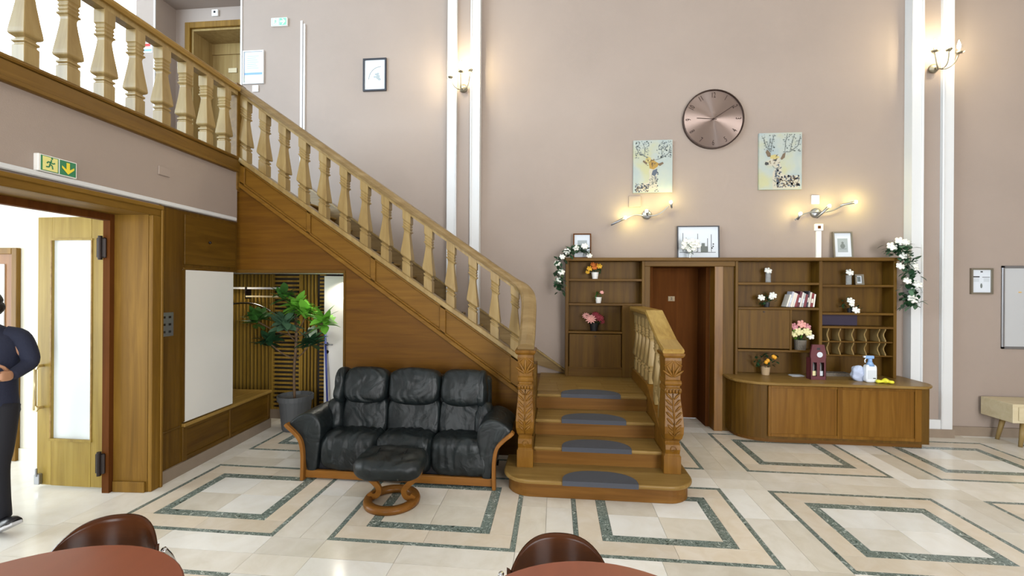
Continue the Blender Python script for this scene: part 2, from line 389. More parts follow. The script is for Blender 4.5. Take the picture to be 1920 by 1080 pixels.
# bench under the board that runs on into the niche
bn = thing('bench', 'low boxed wooden bench with panelled front running into the stair niche', 'bench', tuple(LW @ Vector((-.3, 1, 0))))
Bx(-.7, .03, .29, 1.67, .43, .462).build('seat_board', 'wood_rail_y', bn, M=LW, bevel=.006)
Bx(-.7, -.012, .31, 1.655, .0, .43).build('body', 'wood_y', bn, M=LW)
for a, b in ((.29, .345), (.93, .965), (1.62, 1.66)): Bx(-.012, .012, a, b, .11, .43).build('front_stile', 'wood_v', bn, M=LW, bevel=.004)
for a, b in ((.345, .93), (.965, 1.62)):
    Bx(-.012, .010, a, b, .11, .15).build('front_rail', 'wood_y', bn, M=LW, bevel=.003); Bx(-.012, .010, a, b, .40, .43).build('front_rail', 'wood_y', bn, M=LW, bevel=.003)
    Bx(-.012, -.003, a, b, .15, .40).build('front_panel', 'wood_y', bn, M=LW)

# --- vestibule
wv = MB().box(-8.2, -3.85, 3.9, 4.0, 0, 2.56).box(-3.85, -3.79, 3.44, 4.0, 0, 2.56)
wv.build('wall_vestibule', 'cream_wall', kind='structure')
Bx(-8.2, -3.79, -2, 4.0, 2.5, 2.555).build('ceiling_vestibule', 'ceiling_white', kind='structure')
Bx(-5.30, -3.85, 3.885, 3.9, 0, .12).build('baseboard_vestibule', 'cream_wall', kind='structure')
d5 = thing('door_5', None, None, (-5.75, 3.88, 0), kind='structure')
Bx(-5.36, -5.30, 3.86, 3.9, 0, 2.11).build('frame_jamb', 'wood_portal', d5, bevel=.005); Bx(-6.26, -6.2, 3.86, 3.9, 0, 2.11).build('frame_jamb', 'wood_portal', d5, bevel=.005); Bx(-6.2, -5.36, 3.86, 3.9, 2.05, 2.11).build('frame_head', 'wood_portal', d5, bevel=.005)
Bx(-6.2, -5.36, 3.885, 3.899, 0, 2.05).build('door_leaf', 'wood_sofa_z', d5); Bx(-6.1, -5.46, 3.875, 3.886, .5, 1.95).build('door_panel', 'white_panel', d5)
# glazed door leaf standing open into the vestibule
d2 = thing('door_2', None, None, (-4.12, 3.42, 0), kind='structure')
y0, y1 = 3.40, 3.445
Bx(-4.46, -4.32, y0, y1, .02, 2.33).build('stile', 'wood_leaf', d2, bevel=.004); Bx(-3.945, -3.80, y0, y1, .02, 2.33).build('stile', 'wood_leaf', d2, bevel=.004)
Bx(-4.32, -3.945, y0, y1, 2.135, 2.33).build('top_rail', 'wood_leaf', d2); Bx(-4.32, -3.945, y0, y1, .02, .42).build('bottom_rail', 'wood_leaf', d2)
plain('frosted', '#dfe6e6', .45)
Bx(-4.32, -3.945, y0+.018, y0+.026, .42, 2.135).build('glass_pane', 'frosted', d2)
for a in ((-4.332, -4.32, .42, 2.135), (-3.945, -3.933, .42, 2.135)): Bx(a[0], a[1], y0-.006, y0, a[2], a[3]).build('bead', 'wood_rail_y', d2)
Bx(-4.335, -3.93, y0-.012, y0, .405, .425).build('bead', 'wood_leaf', d2); Bx(-4.335, -3.93, y0-.008, y0, 2.13, 2.145).build('bead', 'wood_leaf', d2)
Bx(-3.80, -3.772, y0+.005, y1+.01, .02, 2.33).build('door_edge', 'wood_door_dark', d2)  # shade along the door edge put into the dark wood colour
for z in (2.06, .25):
    Bx(-3.835, -3.75, y0-.062, y0-.04, z-.085, z+.085).build('hinge', 'iron', d2, bevel=.008); MB().lathe([(.016, z-.1), (.016, z+.1)], (-3.795, y0-.06, 0), 10).build('hinge_pin', 'iron', d2)
hd = MB().tube([(-4.41, y0-.055, .68), (-4.41, y0-.055, 1.06)], .013).build('pull_handle', 'brass', d2, smooth=True)
for z in (.69, 1.05): MB().lathe([(.028, -.012), (.028, 0), (.012, .002), (.012, .05)], (-4.405, y0-.05+.0, z), 12, 'y').build('handle_boss', 'brass', hd)
MB().box(-4.45, -4.40, y0-.03, y0, .03, .12).tube([(-4.425, y0-.03, .1), (-4.425, y0-.03, .17)], .01).build('door_stop', 'steel', d2, bevel=.004)
# ================================================================== staircase
SL = (3.152-1.063)/(3.47-.406)                       # slope of the flight
def ztop(x): return 1.063+(-.406-x)*SL                # top edge of the stringer
def zbot(x): return .65+(-.387-x)*((2.841-.65)/3.10)
def zrail(x): return 1.815+(-.387-x)*((3.982-1.815)/3.127)
RZ = [.1575, .315, .4725, .63]; RY = [3.688, 4.015, 4.324, 4.688]
st = thing('staircase', 'brown wooden staircase: four wide front steps, landing and long flight up to gallery', 'staircase', (.37, 4.2, 0))
# entry steps
def rstep(x0, x1, yf, yb, r, n=9):
    return [(x0, yb)]+[(x0+r-r*math.cos(t), yf+r-r*math.sin(t)) for t in [PI/2*i/n for i in range(n+1)]]+[(x1-r+r*math.sin(t), yf+r-r*math.cos(t)) for t in [PI/2*i/n for i in range(n+1)]]+[(x1, yb)]
MB().prism(rstep(-.40, 1.12, 3.688, 4.20, .20), 'z', 0, .123).build('riser', 'wood_riser', st, bevel=.004)
MB().prism(rstep(-.44, 1.15, 3.645, 4.20, .23), 'z', .123, .1575).build('tread', 'wood_tread', st, bevel=.012, seg=2)
for i in (1, 2, 3):
    Bx(-.19, .945, RY[i], RY[i]+.03, RZ[i-1], RZ[i]-.033).build('riser', 'wood_riser', st)
    yb = RY[i+1]+.02 if i < 3 else 4.80
    Bx(-.19, .945, RY[i]-.035, yb, RZ[i]-.033, RZ[i]).build('tread', 'wood_tread', st, bevel=.012, seg=2)
    Bx(-.17, .93, RY[i]-.02, RY[i]-.005, RZ[i]-.045, RZ[i]-.033).build('nosing_moulding', 'wood_riser', st)
# landing with parquet blocks
Bx(-.45, 1.0, 4.80, YB, 0, .618).build('landing_body', 'wood_riser', st)
rl = random.Random(5)
for j in range(7):
    ya = 4.80+j*.146; x = -.19-rl.random()*.25
    while x < 1.0:
        w = rl.choice([.22, .3, .38]); a, b = max(x, -.19), min(x+w, 1.0)
        if b-a > .02: Bx(a+.001, b-.001, ya+.001, ya+.145, .618, .63).build('parquet_block', 'wood_tread', st)
        x += w
# side of the entry steps below the left newel and closed string on the right
MB().prism([(3.95, 0), (4.80, 0), (4.80, .95), (4.60, .95), (4.05, .42), (3.95, .42)], 'x', -.30, -.19).build('side_string', 'wood_v', st)
MB().prism([(4.0, .16), (4.0, .42), (4.68, .76), (5.60, .76), (5.60, 0), (4.0, 0)], 'x', .945, 1.045).build('side_string', 'wood_newel', st, bevel=.006)
Bx(1.0, 1.17, 5.56, YS, 0, .66).build('end_panel', 'wood_v', st)
# flight: steps, outer stringer with framed panels, wall string
NR = 14; run = (3.47-.30)/NR
for i in range(NR):
    xr = -.30-i*run; z = .63+(i+1)*(GZ-.63)/NR; zp = z-(GZ-.63)/NR
    Bx(xr-.02, xr, YF+.06, YB-.03, zp-.02, z-.03).build('riser', 'wood_riser', st)
    Bx(xr-run-.02, xr+.03, YF+.06, YB-.03, z-.03, z).build('tread', 'wood_tread', st, bevel=.01)
    Bx(xr-run+.02, xr+.036, YF+.28, YB-.3, z, z+.012).build('stair_carpet', 'carpet_dark', st)
xa, xb = -3.48, -.335
MB().prism([(xa, zbot(xa)), (xb, zbot(xb)), (xb, ztop(xb)), (xa, ztop(xa))], 'y', YF+.03, YF+.07).build('stringer', 'wood_stringer', st)
def band(x0, x1, f, a, b, y0, y1, name, mat='wood_stringer', bev=.006):
    MB().prism([(x0, f(x0)+a), (x1, f(x1)+a), (x1, f(x1)+b), (x0, f(x0)+b)], 'y', y0, y1).build(name, mat, st, bevel=bev)
band(xa, xb, ztop, -.045, .012, YF-.02, YF+.09, 'stringer_cap', 'wood_bal')
band(xa, xb, ztop, -.075, -.045, YF+.005, YF+.03, 'stringer_rail')
band(xa, xb, zbot, -.0, .05, YF-.012, YF+.03, 'stringer_rail')
band(xa, xb, zbot, .05, .075, YF+.005, YF+.03, 'stringer_rail')
for a, b in ((-3.48, -3.42), (-2.70, -2.655), (-1.975, -1.92), (-1.215, -1.15), (-.46, -.335)):
    MB().prism([(a, zbot(a)+.05), (b, zbot(b)+.05), (b, ztop(b)-.05), (a, ztop(a)-.05)], 'y', YF+.005, YF+.03).build('stringer_stile', 'wood_stringer', st, bevel=.004)
MB().prism([(-3.5, 2.95), (-.25, .74), (.13, .63), (.13, .66), (-.25, .93), (-3.5, 3.16)], 'y', YB-.025, YB).build('wall_string', 'wood_rail', st)
MB().prism([(-3.5, 3.16), (-.25, .93), (.13, .665), (.13, .69), (-.25, .955), (-3.5, 3.185)], 'y', YB-.045, YB).build('wall_string_cap', 'wood_bal', st)
MB().prism([(xa, zbot(xa)+.03), (xb, zbot(xb)+.03), (xb, zbot(xb)+.06), (xa, zbot(xa)+.06)], 'y', YF+.07, YB).build('soffit', 'wood_v', st)
# panelled wall under the flight with the niche opening
us = MB().prism([(-2.275, 0), (-.30, 0), (-.30, zbot(-.30)), (-2.275, zbot(-2.275))], 'y', YF+.02, YF+.06)
us.prism([(-3.56, 1.905), (-2.275, 1.905), (-2.275, zbot(-2.275)), (-3.48, zbot(-3.48)), (-3.56, zbot(-3.48))], 'y', YF+.02, YF+.06)
us.build('understair_panel', 'wood_warm', st)
for a, b in ((-2.275, -2.255),): Bx(a, b, YF+.005, YF+.02, 0, 1.905).build('opening_trim', 'wood_v', st)
Bx(-3.52, -2.255, YF+.0, YF+.02, 1.89, 1.925).build('opening_trim', 'wood_x', st, bevel=.005)

# --- balusters: square in section, shaped by a turned profile; on the flight they are raked
PROF = [(0, .045), (.175, .045), (.182, .037), (.20, .037), (.206, .046), (.228, .046), (.236, .034), (.25, .034), (.262, .046), (.275, .056), (.29, .0585), (.33, .056), (.45, .046), (.58, .036), (.66, .031), (.685, .033), (.70, .037), (.712, .046), (.728, .046), (.736, .036), (.75, .036), (.756, .041), (.772, .041), (.778, .036), (.79, .036), (.796, .041), (.812, .041), (.82, .036), (.835, .039), (.85, .045), (1, .045)]
def baluster(x, y, z, h, rake=(0, 0), rot=0, k=1.0):
    m = MB(); rings = []
    for t, w in PROF:
        w *= k; c, s_ = math.cos(rot), math.sin(rot); r = []
        for a, b in ((-1, -1), (1, -1), (1, 1), (-1, 1)):
            px, py = w*(a*c-b*s_), w*(a*s_+b*c)
            r.append((x+px, y+py, z+t*h+rake[0]*px+rake[1]*py))
        rings.append(r)
    return m.loft(rings)
RAIL = [(-.065, -.035), (.065, -.035), (.075, -.01), (.072, .012), (.05, .03), (0, .037), (-.05, .03), (-.072, .012), (-.075, -.01)]
# gallery
gb = thing('gallery_balustrade', 'horizontal wooden balustrade of shaped square balusters along the gallery edge', 'balustrade', tuple(LW @ Vector((0, -1, 2.99))))
Bx(-.05, .035, -8.6, 1.0, 2.985, 3.12).build('fascia', 'wood_fascia', gb, M=LW, bevel=.006)
Bx(-.08, .055, -8.6, 1.0, 3.12, 3.15).build('fascia_cap', 'wood_fascia', gb, M=LW, bevel=.01)
Bx(.035, .05, -8.6, 1.0, 2.985, 3.015).build('fascia_moulding', 'wood_fascia', gb, M=LW, bevel=.004)
p0 = LW @ Vector((-.01, -8.6, 3.895)); p1 = LW @ Vector((-.01, 1.0, 3.895))
MB().sweep([p0, p1], RAIL).build('handrail', 'wood_rail_y', gb)
Bx(-.05, .03, -8.6, 1.0, 3.82, 3.865).build('sub_rail', 'wood_bal', gb, M=LW)
first = None
for i in range(15):
    s = 4.334-3.488-i*.2605; p = LW @ Vector((-.01, s, 3.15))
    if first is None: first = baluster(p.x, p.y, p.z, .67, rot=.0514).build('baluster', 'wood_bal', gb, bevel=.003); fp = WORLD[first.name]-p
    else: copy_at(first, p+fp, gb)
# flight
fb = thing('stair_balustrade', 'sloping wooden balustrade with raked balusters and curved handrail end on the long flight', 'balustrade', (-1.9, YF+.05, 1.0))
Bx(-3.61, -3.475, YF-.04, YF+.10, 2.80, 3.975).build('corner_post', 'wood_fascia', fb, bevel=.006)
Bx(-3.60, -3.485, YF-.03, YF+.09, 2.785, 2.80).build('post_drop', 'wood_riser', fb)
path = [(-3.54, YF+.05, zrail(-3.54)-.035), (-.62, YF+.05, zrail(-.62)-.035)]
wre = smoothpath([(-.62, YF+.05, zrail(-.62)-.035), (-.45, YF+.05, zrail(-.45)-.03), (-.325, YF-.0, 1.745), (-.268, YF-.13, 1.63), (-.26, YF-.29, 1.45), (-.26, YF-.45, 1.30), (-.26, YF-.62, 1.215)], 6)
MB().sweep([Vector(path[0])]+wre, RAIL).build('handrail', 'wood_rail', fb, smooth=False)
MB().sweep([Vector(p)-Vector((0, 0, .055)) for p in [path[0]]+wre[:-4]], [(-.04, -.02), (.04, -.02), (.04, .025), (-.04, .025)]).build('sub_rail', 'wood_bal', fb)
xs = [-3.439, -3.215, -2.985, -2.752, -2.518, -2.283, -2.050, -1.815, -1.580, -1.343, -1.100, -.866, -.630, -.420]
first = None
for x in xs:
    z = ztop(x)+.012; hgt = zrail(x)-.115-z; p = Vector((x, YF+.05, z))
    if first is None: first = baluster(x, YF+.05, z, hgt, rake=(-SL, 0)).build('baluster', 'wood_bal', fb, bevel=.003); fp = WORLD[first.name]-p
    else: copy_at(first, p+fp, fb)
# carved newel posts
def newel(parent, xc, name='newel_post'):
    R = [  # z, half width x, front y, back y
        (.1575, .072, 3.895, 4.06), (.31, .072, 3.895, 4.06), (.313, .066, 3.90, 4.05), (.33, .062, 3.90, 4.05), (.37, .062, 3.885, 4.04), (.41, .062, 3.89, 4.03), (.432, .058, 3.91, 4.02),
        (.445, .062, 3.90, 4.04), (.47, .071, 3.87, 4.05), (.52, .078, 3.845, 4.065), (.58, .079, 3.84, 4.07), (.65, .075, 3.85, 4.08), (.73, .069, 3.873, 4.085), (.80, .065, 3.893, 4.085), (.85, .064, 3.90, 4.08),
        (.853, .068, 3.888, 4.085), (.872, .070, 3.882, 4.085), (.893, .068, 3.888, 4.085), (.898, .06, 3.90, 4.08), (.915, .06, 3.90, 4.08), (.92, .067, 3.886, 4.085), (.94, .070, 3.88, 4.085), (.958, .067, 3.887, 4.085),
        (.963, .062, 3.90, 4.08), (1.0, .064, 3.90, 4.08), (1.06, .067, 3.893, 4.08), (1.13, .07, 3.885, 4.08), (1.155, .068, 3.89, 4.08), (1.158, .078, 3.875, 4.09), (1.175, .09, 3.862, 4.10), (1.195, .092, 3.86, 4.10)]
    rings = [[(xc-w, a, z), (xc+w, a, z), (xc+w, b, z), (xc-w, b, z)] for z, w, a, b in R]
    nw = MB().loft(rings).build(name, 'wood_newel', parent, bevel=.006)
    def fy(z):
        for (z0, w0, a0, b0), (z1, w1, a1, b1) in zip(R, R[1:]):
            if z0 <= z <= z1: return a0+(a1-a0)*(z-z0)/max(1e-6, z1-z0)
        return 3.9
    lf = MB()          # long acanthus leaf on the scroll
    lf.tube([(xc, fy(z)-.003, z) for z in (.46, .52, .58, .65, .73, .80, .845)], [.005, .008, .009, .009, .008, .007, .005], 6)
    for k in range(7):
        z = .50+k*.05
        for sg in (-1, 1):
            L = .032+.016*math.sin(PI*(k+1)/9)
            M = Matrix.Rotation(sg*.75, 3, 'Y')
            lf.ball((xc+sg*L*.75, fy(z+.02)-.002, z+.022), (.011, .011, L*.85), 6, 6, M)
    lf.build('acanthus_leaf', 'wood_newel', nw, smooth=True)
    fl = MB()          # leaf rosette on the top block
    for a in (-.95, -.5, 0, .5, .95):
        L = .075-.02*abs(a); M = Matrix.Rotation(a, 3, 'Y')
        c = Vector((xc, 3.889, .985))+M @ Vector((0, 0, L)); fl.ball(c, (.012, .010, L*.9), 6, 6, M)
    for a in (-.9, .9):
        M = Matrix.Rotation(a, 3, 'Y'); c = Vector((xc, 3.889, 1.14))-M @ Vector((0, 0, .05)); fl.ball(c, (.010, .008, .045), 6, 6, M)
    fl.build('leaf_carving', 'wood_newel', nw, smooth=True)
    gd = MB()
    for i in range(5): gd.ball((xc-.052+i*.026, 3.878, .87), (.011, .01, .02), 6, 6)
    gd.build('gadroon_band', 'wood_newel', nw, smooth=True)
    rs = MB(); rs.tube([(xc+.03*math.cos(t)*(1-t/9), 3.886, .372+.03*math.sin(t)*(1-t/9)) for t in [i*.5 for i in range(14)]], .005, 6)
    rs.build('scroll_rosette', 'wood_newel', nw, smooth=True)
    return nw
newel(fb, -.261)
eb = thing('entry_balustrade', 'short wooden balustrade with carved newel beside the front steps and dark door', 'balustrade', (1.0, 4.7, .16))
newel(eb, 1.005)
MB().sweep([(1.0, 3.86, 1.215), (1.0, 4.08, 1.27), (1.0, 4.62, 1.505), (1.0, 5.56, 1.505)], [(-.082, -.03), (.082, -.03), (.09, .0), (.082, .02), (-.082, .02), (-.09, 0)]).build('handrail', 'wood_rail_y', eb)
MB().sweep([(1.0, 4.08, 1.215), (1.0, 4.62, 1.45), (1.0, 5.56, 1.45)], [(-.045, -.025), (.045, -.025), (.045, .025), (-.045, .025)]).build('sub_rail', 'wood_bal', eb)
for y in (4.22, 4.43):
    z = .42+(y-4.0)*.5; baluster(1.0, y, z, 1.19+(y-4.08)*.435-z, rake=(0, .44), k=.85).build('baluster', 'wood_bal', eb, bevel=.003)
first = None
for y in (4.70, 4.90, 5.10, 5.30, 5.50):
    p = Vector((1.0, y, .76))
    if first is None: first = baluster(1.0, y, .76, .665, k=.85).build('baluster', 'wood_bal', eb, bevel=.003); fp = WORLD[first.name]-p
    else: copy_at(first, p+fp, eb)
# anti-slip mats on the front steps
ords = ['lowest', 'second lowest', 'third', 'topmost']
for i in range(4):
    yf = (RY[i]-.042) if i else 3.640
    xc, hw = .37, .305
    pts = [(xc-hw, yf), (xc+hw, yf)]+[(xc+hw*math.cos(t)**.8 if math.cos(t) > 0 else xc-hw*(-math.cos(t))**.8, yf+.03+.19*math.sin(t)) for t in [PI*j/16 for j in range(17)]]
    MB().prism(pts, 'z', RZ[i]+.0005, RZ[i]+.012).box(xc-hw, xc+hw, yf-.008, yf, RZ[i]-.028, RZ[i]+.012).build('stair_mat', 'mat_grey', label='dark grey half-moon mat on the %s of the four front steps' % ords[i], cat='mat', group='half-moon stair mats')

# ================================================================== niche under the flight
nb = MB().box(-4.6, -2.2, 5.54, 5.6, 0, 1.93).box(-2.2, -2.15, YF+.07, 5.6, 0, 1.93).box(-4.65, -4.6, 4.05, 5.6, 0, 1.93)
nb.build('wall_niche', 'slat_back', kind='structure')
Bx(-4.6, -2.2, YF+.07, 5.6, 1.905, 1.93).build('ceiling_niche', 'ceiling_white', kind='structure')
sp = thing('slat_cladding', 'slatted timber cladding in vertical and horizontal fields behind the potted plant', 'cladding', (-3.6, 5.52, .12))
m = MB(); x = -4.55
while x < -3.74: m.box(x, x+.023, 5.505, 5.535, .12, 1.90); x += .052
m.build('vertical_slats', 'wood_slat', sp, kind='stuff')
m = MB(); z = .12
while z < 1.89: m.box(-3.71, -3.335, 5.505, 5.535, z, z+.026); z += .056
m.build('horizontal_slats', 'wood_slat', sp, kind='stuff')
m = MB(); x = -3.33
while x < -3.09: m.box(x, x+.022, 5.505, 5.535, .12, 1.90); x += .048
m.build('vertical_slats', 'wood_slat', sp, kind='stuff')
m = MB(); z = .12
while z < 1.89: m.box(-3.07, -2.99, 5.505, 5.535, z, z+.024); z += .049
m.build('horizontal_slats', 'wood_slat', sp, kind='stuff')
Bx(-4.55, -3.0, 5.495, 5.54, 0, .12).build('skirting', 'skirting_grey', sp)
Bx(-3.73, -3.71, 5.49, 5.535, .12, 1.9).build('edge_batten', 'wood_slat', sp); Bx(-3.345, -3.325, 5.49, 5.535, .12, 1.9).build('edge_batten', 'wood_slat', sp)
d4 = thing('door_4', None, None, (-2.6, 5.48, 0), kind='structure')
Bx(-2.985, -2.21, 5.46, 5.50, .01, 1.88).build('door_leaf', 'white_plastic', d4, bevel=.003)
hd = MB().tube([(-2.94, 5.455, 1.0), (-2.94, 5.41, 1.0), (-2.84, 5.41, 1.0)], .009).build('lever_handle', 'steel', d4, smooth=True)
MB().lathe([(.024, 5.45), (.024, 5.46)], (-2.94, 0, 1.0), 12, 'y').build('rose', 'steel', d4); MB().lathe([(.024, 5.45), (.024, 5.46)], (-2.94, 0, .9), 12, 'y').build('lock_rose', 'iron', d4)
# downlight
emit('bulb_white', '#fff4df', 40); emit('bulb_warm', '#ffe6b0', 30)
dl = thing('downlight', 'small recessed ceiling downlight shining on the white niche door', 'light', (-2.66, 5.3, 1.89))
MB().lathe([(.05, 1.897), (.05, 1.905), (.04, 1.905)], (-2.66, 5.3, 0), 16).build('ring', 'chrome', dl); MB().lathe([(.036, 1.899), (.036, 1.902)], (-2.66, 5.3, 0), 16).build('lens', 'bulb_white', dl)
l = bpy.data.lights.new('downlight_lamp', 'SPOT'); l.energy = 26; l.color = (1, .93, .8); l.spot_size = 2.4; l.spot_blend = .6; l.shadow_soft_size = .04
o = bpy.data.objects.new('downlight_lamp', l); COL.objects.link(o); o.location = (-2.66, 5.3, 1.885)
l = bpy.data.lights.new('downlight_lamp_b', 'SPOT'); l.energy = 9; l.color = (1, .9, .72); l.spot_size = 2.6; l.spot_blend = .6; l.shadow_soft_size = .04
o = bpy.data.objects.new('downlight_lamp_b', l); COL.objects.link(o); o.location = (-4.05, 5.15, 1.885)
dl = thing('downlight', 'recessed ceiling downlight above the bench in the slatted niche', 'light', (-4.05, 5.15, 1.89))
MB().lathe([(.05, 1.897), (.05, 1.905), (.04, 1.905)], (-4.05, 5.15, 0), 16).build('ring', 'chrome', dl); MB().lathe([(.036, 1.899), (.036, 1.902)], (-4.05, 5.15, 0), 16).build('lens', 'bulb_white', dl)
# coat rail
cr = thing('coat_rack', 'white wall coat rack with two bars and a curved chrome rail against the slats', 'rack', (-3.8, 5.45, 1.45))
Bx(-4.45, -3.55, 5.42, 5.445, 1.705, 1.73).build('bar', 'white_plastic', cr); Bx(-4.03, -3.58, 5.40, 5.42, 1.60, 1.62).build('bar', 'wood_pale', cr)
Bx(-4.04, -4.025, 5.40, 5.505, 1.58, 1.73).build('bracket', 'iron', cr)
MB().tube(smoothpath([(-4.3, 5.36, 1.50), (-4.0, 5.34, 1.525), (-3.8, 5.32, 1.505), (-3.6, 5.28, 1.43)], 5), .011).build('hanging_rail', 'chrome', cr, smooth=True)
plain('broom_blue', '#2f3f8e', .4)
bb = thing('broom', 'blue handled broom leaning in the niche corner behind the plant', 'broom', (-2.88, 5.37, 0))
MB().tube([(-2.88, 5.37, .10), (-2.96, 5.44, 1.2)], .013).build('handle', 'broom_blue', bb, smooth=True); MB().box(-2.94, -2.80, 5.34, 5.40, .03, .1).build('head', 'broom_blue', bb)
m = MB()
for i in range(14): m.box(-2.937+i*.0098, -2.931+i*.0098, 5.345, 5.395, 0, .03)
m.build('bristles', 'black', bb, kind='stuff')

# ================================================================== gallery alcove door, window
d3 = thing('door_3', None, None, (-5.0, 6.17, GZ), kind='structure')
Bx(-5.583, -5.50, 6.13, 6.3, GZ, 5.71).build('frame_jamb', 'wood_portal', d3, bevel=.006); Bx(-5.50, -4.424, 6.13, 6.3, 5.62, 5.71).build('frame_head', 'wood_portal', d3, bevel=.006)
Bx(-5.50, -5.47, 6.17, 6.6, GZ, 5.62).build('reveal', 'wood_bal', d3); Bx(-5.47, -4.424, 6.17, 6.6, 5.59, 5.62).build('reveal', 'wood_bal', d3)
Bx(-5.47, -4.424, 6.55, 6.6, GZ, 5.59).build('door_leaf', 'wood_bal', d3); Bx(-5.47, -4.424, 6.53, 6.55, 5.42, 5.59).build('door_head', 'wood_bal', d3)  # paler wood on leaf and reveals stands in for light the alcove lacks
Bx(-5.19, -5.05, 6.535, 6.55, 5.13, 5.20).build('number_plate', 'wood_pale', d3)
w1 = thing('window_1', None, None, (-7.4, YB, 3.0), kind='structure')
def trans(name, col):
    m, nt, b = newmat(name); nt.nodes.remove(b); out = nt.nodes['Material Output']
    t = nt.nodes.new('ShaderNodeBsdfTranslucent'); t.inputs[0].default_value = hx(col); d = nt.nodes.new('ShaderNodeBsdfDiffuse'); d.inputs[0].default_value = hx(col); mx = nt.nodes.new('ShaderNodeMixShader'); mx.inputs[0].default_value = .35
    nt.links.new(t.outputs[0], mx.inputs[1]); nt.links.new(d.outputs[0], mx.inputs[2]); nt.links.new(mx.outputs[0], out.inputs[0])
trans('sheer', '#f4f8fb')
for x in (-8.7, -7.82, -6.94, -6.12): Bx(x, x+.06, YB+.1, YB+.16, 3.0, 6.4).build('mullion', 'trim_white', w1)
Bx(-8.64, -6.12, YB+.1, YB+.16, 3.0, 3.06).build('sill_rail', 'trim_white', w1); Bx(-8.64, -6.12, YB+.1, YB+.16, 6.34, 6.4).build('head_rail', 'trim_white', w1)
m = MB(); n = 150; xs_ = [-8.65+2.62*i/n for i in range(n+1)]
ys_ = [YB+.03+.018*math.sin(i*.9)+.01*math.sin(i*.37+1) for i in range(n+1)]
m.add([(x, y, z) for z in (2.98, 6.42) for x, y in zip(xs_, ys_)], [(i, i+1, n+2+i, n+1+i) for i in range(n)])
m.build('curtain', 'sheer', None, smooth=True, label='sheer white floor-length curtain over the bright gallery window', cat='curtain')
# ================================================================== back wall furniture
# pilasters
def pilaster(name, x0, x1, zb):
    t = thing(name, None, None, ((x0+x1)/2, YP, zb), kind='structure')
    Bx(x0+.02, x1-.02, YP+.03, YB, zb, CEIL).build('core', 'wall_pink', t)
    w = .105
    Bx(x0, x0+w, YP, YB, zb, CEIL).build('border_strip', 'trim_white', t); Bx(x1-w, x1, YP, YB, zb, CEIL).build('border_strip', 'trim_white', t)
    for x in (x0+w, x1-w-.022): Bx(x, x+.022, YP-.014, YP+.04, zb, CEIL).build('bead', 'trim_white', t, bevel=.007)
    Bx(x0+w, x1-w, YP, YB, zb, zb+.11).build('border_foot', 'trim_white', t)
pilaster('trim_4', -1.433, -.999, .63)
pilaster('trim_5', 4.215, 4.672, .10)
Bx(4.20, 4.69, YP-.01, YB, 0, .10).build('baseboard_pilaster', 'skirting_grey', kind='structure'); Bx(4.69, 8.7, YB-.02, YB, 0, .11).build('baseboard_back', 'skirting_grey', kind='structure')
# shelf unit
su = thing('shelf_unit', 'long built-in wooden shelf unit framing the dark door behind the counter', 'shelf unit', (2.05, 5.7, .63))
T = .028; YBK = YB-.005
def brd(n, x0, x1, z0, z1, y0=YS, y1=YBK, mat='wood_x', bev=.003): return Bx(x0, x1, y0, y1, z0, z1).build(n, mat, su, bevel=bev)
brd('top_board', .105, 4.02, 2.085, 2.125, YS-.03)
for x0, x1, zb in ((.125, .165, .63), (1.068, 1.10, .66), (2.182, 2.212, .70), (3.14, 3.178, .70), (3.967, 4.002, .70)): brd('upright', x0, x1, zb, 2.085, mat='wood_v')
brd('back_panel', .165, 1.068, .63, 2.085, YB-.02, mat='wood_v'); brd('back_panel', 2.212, 3.967, .70, 2.085, YB-.02, mat='wood_v')
for z in (1.833, 1.527): brd('shelf', .165, 1.068, z, z+T)
brd('shelf', .165, .83, 1.174, 1.20); brd('infill_panel', .83, 1.068, .63, 1.527, YS+.003, mat='wood_v')
brd('flap_door', .175, .82, .75, 1.165, YS+.002, YS+.03, 'wood_v'); brd('plinth', .165, .83, .63, .74, YS+.01)
brd('shelf', .165, .83, .735, .752)
for z in (1.797, 1.496): brd('shelf', 2.212, 3.14, z, z+T)
cd4 = brd('cabinet_door', 2.215, 2.812, 1.025, 1.494, YS+.004, YS+.03, 'wood_v'); MB().lathe([(.01, YS-.004), (.01, YS+.004)], (2.513, 0, 1.47), 10, 'y').build('keyhole', 'iron', cd4)
MB().lathe([(.01, YS-.004), (.01, YS+.004)], (.5, 0, 1.14), 10, 'y').build('keyhole', 'iron', su)
brd('upright', 2.812, 2.836, 1.01, 1.496, mat='wood_v'); brd('shelf', 2.212, 3.14, .985, 1.012)
for z in (1.775, 1.443, 1.281): brd('shelf', 3.178, 3.967, z, z+.026)
for z in (1.113, .95): brd('shelf', 3.178, 3.967, z, z+.016, YS+.01)
for i, x in enumerate((3.263, 3.394, 3.542, 3.683, 3.829, 3.895)):
    for z0, z1 in ((1.129, 1.281), (.966, 1.113)):
        n = 8; pts = [(YS+.02+.018*(1-math.cos(2*PI*k/n)), z0+(z1-z0)*k/n) for k in range(n+1)]+[(YBK-.02, z1), (YBK-.02, z0)]
        MB().prism(pts, 'x', x-.006, x+.006).build('pigeonhole_divider', 'wood_bal', su)
plain('purple_paper', '#33283d', .7)
Bx(3.20, 3.66, YB-.05, YB-.022, 1.31, 1.435).build('folder', 'purple_paper', label='dark purple folder standing at the back of the narrow shelf above pigeonholes', cat='folder')
